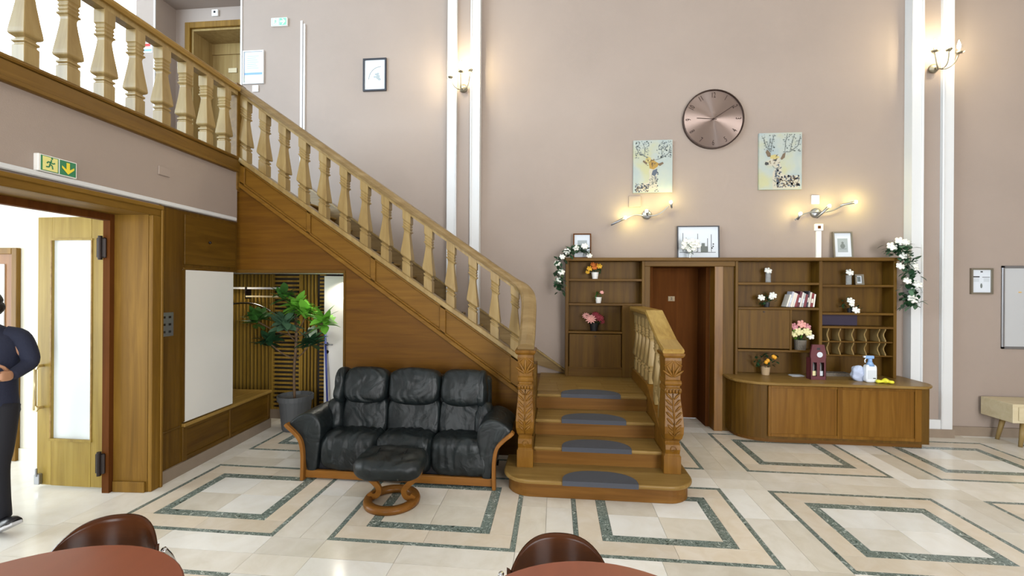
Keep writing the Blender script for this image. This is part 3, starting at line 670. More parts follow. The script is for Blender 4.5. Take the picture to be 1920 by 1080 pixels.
# door set in the middle of the unit
brd('door_head', 1.10, 2.182, 2.02, 2.085, YS+.01); brd('door_jamb', 1.10, 1.172, 0, 2.02, YS+.02, mat='wood_v'); brd('door_jamb', 1.945, 2.045, 0, 2.02, YS+.02, mat='wood_newel'); brd('side_panel', 2.045, 2.182, .0, 2.02, YS+.04, mat='wood_v')
d1 = thing('door_1', None, None, (1.58, 6.15, 0), kind='structure')
Bx(1.17, 1.24, YB-.004, 6.2, 0, 2.06).build('reveal', 'wood_door_dark', d1); Bx(1.90, 1.945, YB-.004, 6.2, 0, 2.06).build('reveal', 'wood_door_dark', d1); Bx(1.24, 1.9, YB, 6.2, 2.02, 2.06).build('reveal', 'wood_door_dark', d1)
dlf = Bx(1.24, 1.90, 6.15, 6.19, .01, 2.02).build('door_leaf', 'wood_door_dark', d1)
Bx(1.515, 1.60, 6.143, 6.15, 1.575, 1.64).build('number_plate', 'wood_bal', dlf); text_mb('2', .05, FRONT(1.557, 6.142, 1.607)).build('number', 'dark_ink', dlf)
# counter with a rounded end
ct = thing('counter', 'low wooden counter with curved end and panelled front below the shelves', 'counter', (3.1, 5.45, 0))
def plan(x0, x1, yf, yb, rl_, rr):
    n = 8
    return [(x0, yb)]+[(x0+rl_-rl_*math.cos(t), yf+rl_*.72-rl_*.72*math.sin(t)) for t in [PI/2*i/n for i in range(n+1)]]+[(x1-rr+rr*math.sin(t), yf+rr-rr*math.cos(t)) for t in [PI/2*i/n for i in range(n+1)]]+[(x1, yb)]
MB().prism(plan(2.05, 4.17, 5.19, YB, .42, .22), 'z', .668, .70).build('worktop', 'wood_tread', ct, bevel=.012, seg=2)
MB().prism(plan(2.09, 4.10, 5.265, YB, .40, .03), 'z', .05, .668).build('body', 'wood_v', ct)
MB().prism(plan(2.13, 4.06, 5.31, YB, .38, .03), 'z', 0, .05).build('plinth', 'wood_riser', ct)
for x0, x1 in ((2.40, 2.43), (3.135, 3.185), (3.93, 4.0)): Bx(x0, x1, 5.25, 5.266, .08, .655).build('stile', 'wood_newel', ct, bevel=.004)
for x0, x1 in ((2.43, 3.135), (3.185, 3.93)):
    Bx(x0, x1, 5.252, 5.266, .08, .115).build('rail', 'wood_newel', ct, bevel=.003); Bx(x0, x1, 5.252, 5.266, .63, .655).build('rail', 'wood_newel', ct, bevel=.003)
    Bx(x0+.004, x1-.004, 5.26, 5.268, .115, .63).build('front_panel', 'wood_newel', ct)
# ------------------------------------------------------------------ pictures
def framed(name, label, x0, x1, z0, z1, y, fw, mat, tilt=0, mount='paper', depth=.025, cat='picture'):
    t = thing(name, label, cat, ((x0+x1)/2, y, z0)); M = Matrix.Translation((0, y, z0)) @ Matrix.Rotation(-tilt, 4, 'X') @ Matrix.Translation((0, -y, -z0))
    for a in ((x0, x1, z0, z0+fw), (x0, x1, z1-fw, z1), (x0, x0+fw, z0+fw, z1-fw), (x1-fw, x1, z0+fw, z1-fw)): Bx(a[0], a[1], y-depth, y, a[2], a[3]).build('frame_side', mat, t, M=M)
    Bx(x0+fw, x1-fw, y-.010, y-.004, z0+fw, z1-fw).build('sheet', mount, t, M=M)
    return t, M, y-.0105
def ink(t, M, mb, mat, name='drawing'): return mb.build(name, mat, t, M=M)
def strip(mb, pts, w, y, closed=False):
    for (xa, za), (xb, zb_) in zip(pts, pts[1:]+(pts[:1] if closed else [])):
        dx, dz = xb-xa, zb_-za; L = math.hypot(dx, dz) or 1; nx, nz = -dz/L*w/2, dx/L*w/2
        mb.add([(xa+nx, y, za+nz), (xa-nx, y, za-nz), (xb-nx, y, zb_-nz), (xb+nx, y, zb_+nz)], [(0, 1, 2, 3)])
    return mb
def fan(mb, pts, y): return mb.add([(a, y, b) for a, b in pts], [tuple(range(len(pts)))])
t, M, y = framed('wall_picture', 'small black framed print of a quarter circle above the stair flight', -2.634, -2.306, 4.413, 4.858, YB, .021, 'black_frame')
q = strip(MB(), [(-2.385-.17*math.cos(a), 4.575+.17*math.sin(a)) for a in [PI/2*i/12 for i in range(13)]], .008, y); ink(t, M, q, 'grey_ink')
q = MB(); rr = random.Random(2)
for i in range(16):
    a = rr.random()*1.3; r = rr.random()*.09; q.ball((-2.40-r*math.cos(a), y, 4.55+r*math.sin(a)+.02), (.02, .0006, .014), 6, 4)
ink(t, M, q, 'pale_ink')
t, M, y = framed('shelf_picture', 'small brown framed print half hidden by the garland on the shelf unit', .224, .452, 2.126, 2.447, 5.76, .014, 'wood_door_dark', .06)
ink(t, M, Bx(.28, .40, y-.001, y, 2.2, 2.36), 'pale_ink'); ink(t, M, Bx(.34, .40, y-.002, y-.001, 2.2, 2.29), 'grey_ink')
t, M, y = framed('shelf_picture', 'wide black framed drawing of bare trees and towers standing above the dark door', 1.531, 2.044, 2.126, 2.538, 5.78, .012, 'black_frame', .05)
q = MB()
for x, h in ((1.60, .24), (1.64, .18), (1.70, .16), (1.78, .23), (1.90, .17), (1.945, .22)): q.box(x, x+.006, y-.001, y, 2.21, 2.21+h)
q.box(1.56, 2.0, y-.001, y, 2.2, 2.206)
for x, z in ((1.962, 2.27), (1.965, 2.30), (1.95, 2.25)): q.box(x, x+.015, y-.001, y, z, z+.015)
ink(t, M, q, 'dark_ink')
q = Bx(1.82, 1.905, y-.001, y, 2.2, 2.28).box(1.83, 1.87, y-.001, y, 2.28, 2.32); ink(t, M, q, 'grey_ink')
t, M, y = framed('shelf_picture', 'silver framed picture of a small bird in a mount leaning beside the rose garland', 3.375, 3.60, 2.126, 2.452, 5.76, .016, 'pewter', .1)
ink(t, M, Bx(3.43, 3.545, y-.001, y, 2.2, 2.37), 'pale_ink'); q = MB().ball((3.487, y-.001, 2.275), (.028, .001, .03), 10, 6).ball((3.487, y-.001, 2.315), (.014, .001, .016), 10, 6); q.box(3.45, 3.53, y-.002, y-.001, 2.238, 2.243); ink(t, M, q, 'grey_ink')
t, M, y = framed('notice_frame', 'grey framed notice sheet on the wall right of the pilaster', 4.95, 5.19, 1.70, 2.01, YB, .02, 'pewter', cat='notice')
q = Bx(4.98, 5.05, y-.001, y, 1.90, 1.915).box(5.08, 5.16, y-.001, y, 1.90, 1.906).box(5.06, 5.085, y-.001, y, 1.96, 1.975); ink(t, M, q, 'dark_ink', 'print')
q = MB()
for i in range(4): q.box(4.985, 5.045, y-.001, y, 1.85+i*.011, 1.853+i*.011).box(5.095, 5.155, y-.001, y, 1.85+i*.011, 1.853+i*.011)
ink(t, M, q, 'pale_ink', 'print'); ink(t, M, MB().ball((5.07, y, 1.80), (.012, .001, .03), 8, 6), 'grey_ink', 'print')
t, M, y = framed('notice_frame', 'white framed notice with pale blue print on the gallery wall', -4.39, -4.08, 4.58, 5.045, YB, .015, 'trim_white', cat='notice')
plain('pale_blue', '#c9d9ee', .7); plain('pale_green', '#cfe3cf', .7)
ink(t, M, Bx(-4.37, -4.1, y-.001, y, 4.75, 5.02), 'pale_blue', 'print'); ink(t, M, Bx(-4.37, -4.1, y-.002, y-.001, 4.71, 4.74), 'blue_ink', 'print'); ink(t, M, Bx(-4.37, -4.24, y-.001, y, 4.62, 4.68), 'pale_green', 'print')
q = MB()
for i in range(7): q.box(-4.33, -4.16-.02*(i % 3), y-.002, y-.001, 4.80+i*.028, 4.805+i*.028)
ink(t, M, q, 'blue_ink', 'print')
# ------------------------------------------------------------------ deer canvases
plain('paint_yellow', '#b3a56c', .8); plain('paint_pale_yellow', '#c2c8a8', .8); plain('paint_ochre', '#a0803f', .8); plain('paint_slate', '#525b69', .8); plain('paint_brown', '#6b5a48', .8); plain('paint_cream', '#b3ad9c', .8)
def canvas_mat():
    m, nt, b = newmat('canvas_blue'); n = nt.nodes.new('ShaderNodeTexNoise'); n.inputs['Scale'].default_value = 3.2; n.inputs['Detail'].default_value = 3; nt.links.new(coords(nt, (1, 1, 1)), n.inputs[0])
    nt.links.new(ramp(nt, n.outputs[0], [(.36, hx('#96a3a5')), (.5, hx('#a4aba4')), (.64, hx('#adac88'))]), b.inputs['Base Color']); b.inputs['Roughness'].default_value = .8
canvas_mat()
def canvas(label, x0, x1, z0, z1, kind):
    t = thing('canvas_painting', label, 'painting', ((x0+x1)/2, YB-.02, z0)); w, h = x1-x0, z1-z0
    Bx(x0, x1, YB-.03, YB, z0, z1).build('stretched_canvas', 'canvas_blue', t)
    y = YB-.0305; lay = [0]
    def U(pts): return [(x0+a*w, z0+b*h) for a, b in pts]
    def paint(pts, mat, name='paint'): lay[0] += 1; fan(MB(), U(pts), y-.0002*lay[0]).build(name, mat, t)
    def blobs(ps, r, mat, name='paint'):
        lay[0] += 1; m = MB()
        for a, b in ps: fan(m, circ(r*w*random.uniform(.6, 1.3), 6, x0+a*w, z0+b*h), y-.0002*lay[0])
        m.build(name, mat, t, kind='stuff')
    rr = random.Random(kind)
    def strokes(n, xa, xb, za, zb_, L, wd, mat):
        lay[0] += 1; m = MB()
        for _ in range(n):
            a, b, q = rr.uniform(xa, xb), rr.uniform(za, zb_), rr.uniform(0, PI); l_ = L*rr.uniform(.5, 1.2)
            strip(m, U([(a, b), (a+l_*math.cos(q), b+.7*l_*math.sin(q))]), wd, y-.0002*lay[0])
        m.build('brush_strokes', mat, t, kind='stuff')
    if kind == 1:
        paint([(.06, .01), (.1, .1), (.25, .17), (.38, .2), (.42, .32), (.40, .40), (.42, .46), (.55, .48), (.62, .42), (.60, .28), (.62, .12), (.65, .01)], 'paint_cream', 'deer_body')
        blobs([(rr.uniform(.05, .4), rr.uniform(.02, .17)) for _ in range(40)], .022, 'paint_slate'); blobs([(rr.uniform(.56, .64), rr.uniform(.02, .46)) for _ in range(26)], .016, 'paint_slate')
        paint([(.47, .34), (.5, .42), (.60, .45), (.62, .38), (.55, .31)], 'paint_slate', 'muzzle')
        paint([(.30, .62), (.36, .66), (.50, .62), (.66, .55), (.62, .49), (.52, .44), (.42, .46), (.40, .55)], 'paint_ochre', 'deer_head'); paint([(.3, .58), (.34, .7), (.46, .66), (.42, .56)], 'paint_yellow', 'deer_head')
        paint([(.62, .54), (.75, .58), (.78, .55), (.68, .5)], 'paint_brown', 'ear'); paint([(.36, .57), (.26, .62), (.24, .59), (.34, .53)], 'paint_brown', 'ear')
        m = MB(); strip(m, U([(.38, .66), (.28, .70), (.14, .76), (.06, .88)]), .008, y-.004); strip(m, U([(.28, .7), (.3, .82), (.24, .95)]), .006, y-.004); m.build('antler', 'grey_ink', t); m = MB(); strip(m, U([(.58, .62), (.74, .66), (.9, .74), (.95, .88)]), .008, y-.004); strip(m, U([(.74, .66), (.72, .82), (.82, .96)]), .006, y-.004); m.build('antler', 'grey_ink', t)
        blobs([(rr.uniform(.04, .4), rr.uniform(.66, .98)) for _ in range(70)], .015, 'grey_ink', 'antler_leaves'); blobs([(rr.uniform(.62, .98), rr.uniform(.66, .98)) for _ in range(70)], .015, 'grey_ink', 'antler_leaves')
        blobs([(rr.uniform(.04, .98), rr.uniform(.68, .98)) for _ in range(24)], .012, 'paint_slate', 'antler_leaves')
        strokes(26, .40, .60, .05, .30, .06, .006, 'grey_ink'); strokes(16, .34, .56, .48, .64, .06, .007, 'paint_brown'); strokes(20, .06, .38, .02, .16, .06, .006, 'paint_brown')
    else:
        paint([(.32, .01), (.32, .30), (.38, .36), (.36, .46), (.50, .46), (.54, .28), (.70, .24), (.95, .24), (.97, .1), (.9, .01)], 'paint_cream', 'deer_body')
        blobs([(rr.uniform(.42, .95), rr.uniform(.04, .24)) for _ in range(80)], .024, 'paint_slate'); blobs([(rr.uniform(.38, .52), rr.uniform(.22, .45)) for _ in range(26)], .02, 'paint_slate'); blobs([(rr.uniform(.45, .95), rr.uniform(.04, .24)) for _ in range(40)], .018, 'paint_cream')
        paint([(.13, .45), (.16, .50), (.26, .53), (.26, .60), (.38, .62), (.50, .57), (.47, .46), (.36, .41), (.22, .42)], 'paint_cream', 'deer_head'); paint([(.26, .55), (.26, .60), (.38, .62), (.48, .57), (.40, .53)], 'paint_yellow', 'deer_head')
        paint([(.13, .45), (.15, .49), (.22, .48), (.23, .44), (.16, .43)], 'dark_ink', 'nose'); paint([(.33, .51), (.36, .535), (.42, .53), (.40, .50)], 'dark_ink', 'eye')
        paint([(.2, .58), (.15, .66), (.19, .71), (.27, .64), (.27, .58)], 'paint_brown', 'ear'); paint([(.5, .54), (.56, .63), (.62, .65), (.60, .56), (.53, .52)], 'paint_brown', 'ear')
        m = MB(); strip(m, U([(.28, .66), (.16, .76), (.1, .92)]), .009, y-.004); strip(m, U([(.28, .68), (.3, .82), (.35, .97)]), .007, y-.004); strip(m, U([(.22, .72), (.26, .9)]), .006, y-.004); m.build('antler', 'grey_ink', t); m = MB(); strip(m, U([(.56, .66), (.72, .66), (.9, .76), (.96, .92)]), .009, y-.004); strip(m, U([(.6, .67), (.62, .85), (.66, .98)]), .007, y-.004); strip(m, U([(.72, .67), (.78, .86), (.82, .96)]), .006, y-.004); m.build('antler', 'grey_ink', t)
        strokes(40, .40, .92, .03, .22, .07, .006, 'paint_brown'); strokes(18, .34, .46, .05, .40, .07, .006, 'grey_ink'); strokes(16, .22, .46, .44, .60, .05, .006, 'paint_brown')
        blobs([(rr.uniform(.06, .38), rr.uniform(.68, .98)) for _ in range(46)], .014, 'grey_ink', 'antler_leaves'); blobs([(rr.uniform(.56, .97), rr.uniform(.66, .98)) for _ in range(60)], .014, 'grey_ink', 'antler_leaves')
canvas('canvas painting of a deer with lowered yellow head, left of the wall clock', .984, 1.470, 2.97, 3.64, 1)
canvas('canvas painting of a deer head turned left, right of the wall clock', 2.520, 3.024, 2.985, 3.69, 2)
# ------------------------------------------------------------------ clock
CXk, CZk, R = 1.966, 3.884, .372
plain('clock_rim', '#3a2a24', .35, .5)
def brushed():
    m, nt, b = newmat('clock_face'); b.inputs['Metallic'].default_value = .9; b.inputs['Roughness'].default_value = .35; b.inputs['Base Color'].default_value = hx('#93827a'); b.inputs['Anisotropic'].default_value = .95
    tg = nt.nodes.new('ShaderNodeTangent'); tg.direction_type = 'RADIAL'; tg.axis = 'Y'; nt.links.new(tg.outputs[0], b.inputs['Tangent'])
brushed()
ck = thing('wall_clock', 'large round bronze wall clock with brushed metal face', 'clock', (CXk, YB, CZk-R))
MB().lathe([(R, YB), (R, YB-.045), (R-.012, YB-.05), (R-.016, YB-.03)], (CXk, 0, CZk), 48, 'y').build('rim', 'clock_rim', ck, smooth=False)
MB().lathe([(R-.012, YB-.02), (R-.012, YB-.032), (.001, YB-.033)], (CXk, 0, CZk), 64, 'y').build('face', 'clock_face', ck)
for i in range(1, 13):
    a = PI/2-i*PI/6; text_mb(str(i), .082, FRONT(CXk+.30*math.cos(a), YB-.034, CZk+.30*math.sin(a)) @ Matrix.Rotation(-i*PI/6+(PI if 4 <= i <= 8 else 0), 4, 'Z') @ Matrix.Diagonal((.7, 1.15, 1, 1))).build('numeral', 'clock_rim', ck)
for nm, ang, L, w in (('minute_hand', PI/2-PI/3+.06, .30, .006), ('hour_hand', PI-.085, .2, .009)):
    dx, dz = math.cos(ang), math.sin(ang); m = strip(MB(), [(CXk-dx*.04, CZk-dz*.04), (CXk+dx*L, CZk+dz*L)], w, YB-.038); m.build(nm, 'clock_rim', ck)
MB().lathe([(.012, YB-.034), (.012, YB-.04)], (CXk, 0, CZk), 12, 'y').build('hub', 'clock_rim', ck)
# ------------------------------------------------------------------ wall lamps
def bulb_light(name, p, e, col, r=.03):
    l = bpy.data.lights.new(name, 'POINT'); l.energy = e; l.color = col; l.shadow_soft_size = r
    o = bpy.data.objects.new(name, l); COL.objects.link(o); o.location = p
def sconce(label, x, z, tips):
    t = thing('wall_sconce', label, 'lamp', (x, YP, z-.08))
    MB().lathe([(.055, YP), (.05, YP-.02), (.02, YP-.035), (.001, YP-.036)], (x, 0, z), 16, 'y').build('back_plate', 'pewter', t, smooth=True)
    for (dx, dz, dy) in tips:
        p = [(x, YP-.03, z), (x+dx*.25, YP-.06-dy*.4, z-.055), (x+dx*.7, YP-.05-dy*.9, z-.02), (x+dx, YP-.05-dy, z+dz)]
        MB().tube(smoothpath(p, 5), .007, 6).build('arm', 'pewter', t, smooth=True)
        c = Vector((x+dx, YP-.05-dy, z+dz)); MB().lathe([(.008, -.01), (.03, .0), (.034, .012), (.018, .016), (.012, .03), (.014, .045)], c, 12).build('candle_cup', 'pewter', t, smooth=True)
        for k in range(3):
            a = k*2.1+dx*9; MB().tube(smoothpath([c, c+Vector((.03*math.cos(a), .03*math.sin(a), -.012)), c+Vector((.05*math.cos(a), .05*math.sin(a), .008))], 3), .004, 5).build('leaf_curl', 'pewter', t)
        b = MB().lathe([(.010, .045), (.017, .065), (.018, .085), (.010, .12), (.002, .15)], c, 10).build('candle_bulb', 'bulb_warm', t, smooth=True)
        bulb_light('sconce_lamp', c+Vector((0, -.03, .09)), 10.5, (1, .87, .60), .03)
sconce('three-armed pewter wall sconce with lit candle bulbs on the left pilaster', -1.216, 4.35, [(-.14, .08, .10), (.0, .13, .14), (.12, .16, .10)])
sconce('three-armed pewter wall sconce with lit candle bulbs on the right pilaster', 4.44, 4.37, [(-.10, .13, .10), (.02, .12, .14), (.155, .10, .10)])
def spotbar(label, x, z, pts, heads):
    t = thing('spot_bar', label, 'lamp', (x, YB, z-.06))
    MB().lathe([(.06, YB), (.06, YB-.02), (.045, YB-.035), (.001, YB-.037)], (x, 0, z), 20, 'y').build('back_plate', 'steel', t, smooth=True)
    MB().tube(smoothpath(pts, 6), .008, 6).build('bar', 'steel', t, smooth=True)
    for (p, q) in heads:
        p, q = Vector(p), Vector(q); d = (q-p).normalized()
        MB().tube([p, p+(q-p)*.5, q], [.010, .014, .018], 10).build('spot_head', 'steel', t, smooth=True)
        MB().ball(q+d*.012, .019).build('bulb', 'bulb_white', t, smooth=True)
        bulb_light('spot_lamp', q+d*.05+Vector((0, -.01, 0)), 2.2, (1, .86, .26), .02)
y = YB-.07
spotbar('wavy three-bulb wall spot bar under the left deer painting', 1.157, 2.69, [(.72, y, 2.56), (.86, y, 2.62), (1.0, y, 2.68), (1.157, y, 2.665), (1.30, y, 2.69), (1.42, y, 2.79)],
        [((.70, y-.02, 2.55), (.865, y-.03, 2.635)), ((1.157, y, 2.67), (1.135, y-.06, 2.71)), ((1.45, y-.02, 2.76), (1.43, y-.06, 2.815))])
spotbar('wavy three-bulb wall spot bar under the right deer painting', 3.20, 2.69, [(2.93, y, 2.60), (3.0, y, 2.655), (3.1, y, 2.69), (3.22, y, 2.69), (3.36, y, 2.71), (3.50, y, 2.78), (3.56, y, 2.79)],
        [((2.95, y-.02, 2.60), (2.955, y-.06, 2.655)), ((3.18, y, 2.62), (3.28, y-.06, 2.745)), ((3.45, y, 2.77), (3.585, y-.04, 2.80))])
# ------------------------------------------------------------------ switches, boxes, signs
def wallbox(name, label, cat, x0, x1, z0, z1, d=.018, mat='white_plastic', eye=None):
    t = thing(name, label, cat, ((x0+x1)/2, YB, z0)); Bx(x0, x1, YB-d, YB, z0, z1).build('cover', mat, t, bevel=.004)
    if eye: Bx(*eye[0], YB-d-.002, YB-d, *eye[1]).build('insert', eye[2], t)
    return t
wallbox('junction_box', 'flat square cream junction cover above the left spot bar', 'box', .93, 1.085, 2.79, 2.935, mat='wall_pink', eye=((.945, 1.07), (2.805, 2.92), 'wall_pink'))
wallbox('junction_box', 'small white junction cover above the right spot bar', 'box', 3.15, 3.24, 2.80, 2.91)
wallbox('thermostat', 'white control box with dark window on top of the cable trunking', 'thermostat', 3.185, 3.28, 2.47, 2.555, .03, eye=((3.215, 3.25), (2.495, 2.53), 'wood_door_dark'))
Bx(3.205, 3.262, YB-.02, YB, 2.126, 2.468).build('cable_trunking', 'white_plastic', label='white vertical cable trunking rising from the shelf unit', cat='trunking')
wallbox('light_switch', 'small white switch under the blue notice on the gallery wall', 'switch', -4.25, -4.16, 4.47, 4.56)
m = MB().box(-3.545, -3.515, YB-.012, YB, 2.9, 5.43).box(-3.495, -3.472, YB-.02, YB, 2.9, 5.38).build('wall_conduit', 'trim_white', label='white cable conduit running down the gallery wall beside the exit sign', cat='conduit')
t = thing('smoke_detector', 'white square detector with dark eye above the gallery door', 'detector', (-5.1, 6.17, 5.80)); Bx(-5.155, -5.055, 6.14, 6.17, 5.79, 5.885).build('cover', 'white_plastic', t, bevel=.005); Bx(-5.12, -5.09, 6.135, 6.14, 5.83, 5.86).build('eye', 'black', t)
t = thing('wall_sign', 'small red and blue paper sign on the wall strip beside the curtain', 'sign', (-5.87, YB, 5.12)); Bx(-5.95, -5.80, YB-.003, YB, 5.1, 5.24).build('sheet', 'paper', t); Bx(-5.93, -5.83, YB-.005, YB-.003, 5.19, 5.23).build('print', 'red_ink', t); Bx(-5.94, -5.81, YB-.005, YB-.003, 5.12, 5.15).build('print', 'blue_ink', t)
plain('sign_green', '#2f7d55', .4); plain('sign_yellow', '#e3dc8a', .4); plain('sign_arrow', '#e8d23c', .4); plain('sign_pale_green', '#7fc0a0', .4)
RUN = [[(.52, .83), (.46, .62), (.40, .52)], [(.46, .62), (.30, .66), (.20, .52)], [(.46, .64), (.62, .56), (.76, .64)], [(.41, .5), (.56, .40), (.60, .16)], [(.41, .5), (.36, .28), (.14, .26)]]
def exit_sign(label, M, w, h, d, down, cg, cy_, ca):
    """drawn in local x (0..w), z (0..h), front at y=-d"""
    t = thing('exit_sign', label, 'sign', tuple(M @ Vector((w/2, 0, 0))))
    Bx(0, w, -d, 0, 0, h).build('housing', 'white_plastic', t, M=M, bevel=.003); Bx(w*.06, w*.96, -d-.002, -d, h*.06, h*.94).build('green_panel', cg, t, M=M)
    Bx(w*.10, w*.47, -d-.004, -d-.002, h*.10, h*.9).build('pale_panel', cy_, t, M=M); Bx(w*.50, w*.52, -d-.004, -d-.002, h*.06, h*.94).build('divider', 'white_plastic', t, M=M)
    m = MB(); s = h*.8; ox, oz = w*.285-s*.45, h*.1
    for p in RUN: strip(m, [(ox+a*s, oz+b*s) for a, b in p], h*.08, -d-.005)
    fan(m, circ(h*.06, 10, ox+.55*s, oz+.93*s), -d-.005); m.build('running_figure', cg, t, M=M)
    c, e = w*.74, h*.5; k = h*.36; m = MB()
    A = [(0, -1), (1, -.05), (1, .35), (.28, -.2), (.28, .95), (-.28, .95), (-.28, -.2), (-1, .35), (-1, -.05)]
    if down: fan(m, [(c+a*k, e+b*k) for a, b in A], -d-.005)
    else: fan(m, [(c-b*k, e+a*k) for a, b in A], -d-.005)
    m.build('arrow', ca, t, M=M)
exit_sign('green and yellow emergency exit sign with down arrow above the double door', LW @ Matrix.Translation((.0, -.94, 2.493)) @ Matrix.Rotation(PI/2, 4, 'Z'), .245, .112, .035, True, 'sign_green', 'sign_yellow', 'sign_arrow')
exit_sign('small pale green exit sign with right arrow high on the gallery wall', Matrix.Translation((-3.965, YB, 5.365)), .235, .115, .03, False, 'sign_pale_green', 'white_plastic', 'white_plastic')
t = thing('socket_plate', 'brushed steel switch and socket plate on the panelling by the portal', 'switch', tuple(LW @ Vector((0, .11, 1.295)))); Bx(0, .006, .045, .185, 1.295, 1.507).build('plate', 'steel', t, M=LW, bevel=.002)
for i in range(2):
    for j in range(3): Bx(.006, .009, .07+i*.06, .095+i*.06, 1.325+j*.065, 1.345+j*.065).build('rocker', 'black' if j < 1 else 'iron', t, M=LW)
Bx(0, .012, .014, .134, 2.71, 2.787).build('blank_cover', 'wall_pink', M=LW, label='square pale blank cover on the pink wall under the gallery', cat='cover', bevel=.003)
# ================================================================== sofa
sf = thing('sofa', 'black leather three-seat sofa with curved orange-brown wood arm trims', 'sofa', (-1.39, 4.1, 0))
XC = -1.39
def mirror(p, s): return (XC+s*(p[0]-XC), *p[1:])
TL = Matrix.Rotation(-.22, 3, 'X')
def wr(seed, amp):      # gathered wrinkles running down the leather
    def sh(w, q):
        k = noise.noise(Vector((w.x*26+seed*7+4*noise.noise(Vector((w.z*6, w.x*5, seed))), w.z*3.5, seed)))
        e = min(1, max(0, (abs(q.z)-.15)/.6))
        return w+Vector((0, -amp*k*(.3+.7*e), 0))
    return sh
for i, (xa, xb) in enumerate(((-2.045, -1.60), (-1.60, -1.088), (-1.088, -.655))):
    cx, hw = (xa+xb)/2, (xb-xa)/2
    MB().pillow((cx, 4.15, .49), (hw*1.0, .085, .20), 5, 26, TL, .010, 6, i+1, wr(i, .018)).build('back_cushion', 'leather', sf, smooth=True)
    MB().pillow((cx, 4.175, .785), (hw*.985, .115, .175), 3.6, 26, TL, .012, 5, i+4, wr(i+9, .017)).build('headrest_cushion', 'leather', sf, smooth=True)
    def seat_shape(w, q):
        k = noise.noise(Vector((w.x*24+i*5+3*noise.noise(Vector((w.y*6, w.x*4, i))), w.y*5+w.z*5, 2)))
        f = max(0, (-w.y-.10)/.2); e = max(0, -q.y)
        return w+Vector((0, -.016*k*e, .016*k*max(0, q.z)-.05*f*f*max(0, q.z)))
    MB().pillow((cx-.01 if i == 1 else (-1.865 if i == 0 else -.83), 3.985, .245), ((.27 if i != 1 else hw)*1.03, .20, .175), 4.5, 28, None, .012, 5, i+11, seat_shape).build('seat_cushion', 'leather', sf, smooth=True)
for s, lab in ((1, 'l'), (-1, 'r')):
    p = mirror((-2.085, 4.185, .77), s); MB().pillow(p, (.055, .12, .175), 3.2, 16, TL, .014, 8, 31+s, wr(20+s, .02)).build('headrest_wing', 'leather', sf, smooth=True)
    p = mirror((-2.115, 4.13, .48), s); MB().pillow(p, (.085, .10, .18), 3.2, 16, TL, .014, 8, 37+s, wr(24+s, .02)).build('side_bolster', 'leather', sf, smooth=True)
    prof = [(-2.245, .04), (-2.245, .24), (-2.265, .34), (-2.33, .43), (-2.405, .485), (-2.415, .505), (-2.37, .55), (-2.29, .592), (-2.21, .605), (-2.14, .575), (-2.105, .51), (-2.10, .40), (-2.13, .25), (-2.14, .04)]
    rings = []
    for k, (yy, sc, lift) in enumerate(((3.795, .97, -.012), (3.80, 1, -.004), (3.95, 1, .0), (4.1, .98, .004), (4.25, .95, .004), (4.33, .92, -.01))):
        rings.append([mirror((-2.245+(a+2.245)*sc+.004*noise.noise(Vector((a*20, yy*9, b*9))), yy, b+lift*(b > .4)+.007*noise.noise(Vector((a*9, yy*14, b*14)))), s) for a, b in prof])
    if s < 0: rings = [r[::-1] for r in rings]
    o = MB().loft(rings).build('armrest', 'leather', sf, smooth=True); sub = o.modifiers.new('s', 'SUBSURF'); sub.levels = sub.render_levels = 2
    tr = smoothpath([mirror(q, s) for q in ((-2.262, 3.79, .0), (-2.258, 3.79, .14), (-2.262, 3.79, .26), (-2.285, 3.79, .36), (-2.345, 3.79, .43), (-2.40, 3.79, .475), (-2.425, 3.79, .50))], 4)
    MB().sweep(tr, [(-.016, -.03), (.016, -.03), (.016, .03), (-.016, .03)], up=(0, 1, 0)).build('wood_arm_trim', 'wood_sofa_z', sf, bevel=.004)
Bx(-2.245, -.535, 3.795, 3.835, .015, .085).build('base_rail', 'wood_sofa', sf, bevel=.006)
Bx(-2.2, -.58, 3.86, 4.36, .03, .30).build('base', 'black', sf); Bx(-2.16, -.62, 4.20, 4.38, .1, .88).build('back_shell', 'leather', sf, bevel=.05, seg=3)
for x in (-2.2, -.58):
    Bx(x-.03, x+.03, 4.30, 4.36, 0, .03).build('foot', 'black', sf)
# ottoman
ot = thing('ottoman', 'black leather footstool on a round curved-wood base in front of the sofa', 'footstool', (-1.31, 3.46, 0))
def osh(w, q): return w+Vector((0, -.012*noise.noise(Vector((w.x*20, w.z*5, 3))), .018*noise.noise(Vector((w.x*10, w.y*14, 5)))*max(0, q.z)))
MT = Matrix.Rotation(.16, 3, 'X')
MB().pillow((-1.305, 3.43, .335), (.275, .175, .085), 3.6, 18, MT, .014, 6, 3, osh).build('cushion', 'leather', ot, smooth=True)
for x in (-1.42, -1.19): MB().sweep([Vector((x, 3.43, .335))+MT @ Vector(q) for q in ((0, -.165, -.04), (0, -.15, .05), (0, -.07, .083), (0, .07, .083), (0, .15, .05))], [(-.004, -.004), (.004, -.004), (.004, .004), (-.004, .004)]).build('seam', 'leather', ot)
MB().sweep([(-1.31+.19*math.cos(a), 3.47+.19*math.sin(a), .026) for a in [2*PI*i/40 for i in range(40)]], [(-.03, -.024), (.03, -.024), (.036, .0), (.026, .024), (-.026, .024), (-.036, 0)], closed=True).build('ring_base', 'wood_sofa', ot, smooth=True)
for s in (-1, 1):
    p = smoothpath([(-1.31+s*q[0], 3.46+.0, q[1]) for q in ((.235, .285), (.215, .22), (.15, .165), (.105, .11), (.12, .06), (.165, .05), (.185, .075))], 6)
    MB().sweep(p, [(-.022, -.012), (.022, -.012), (.022, .012), (-.022, .012)], up=(0, 1, 0)).build('curved_leg', 'wood_sofa', ot, bevel=.004)
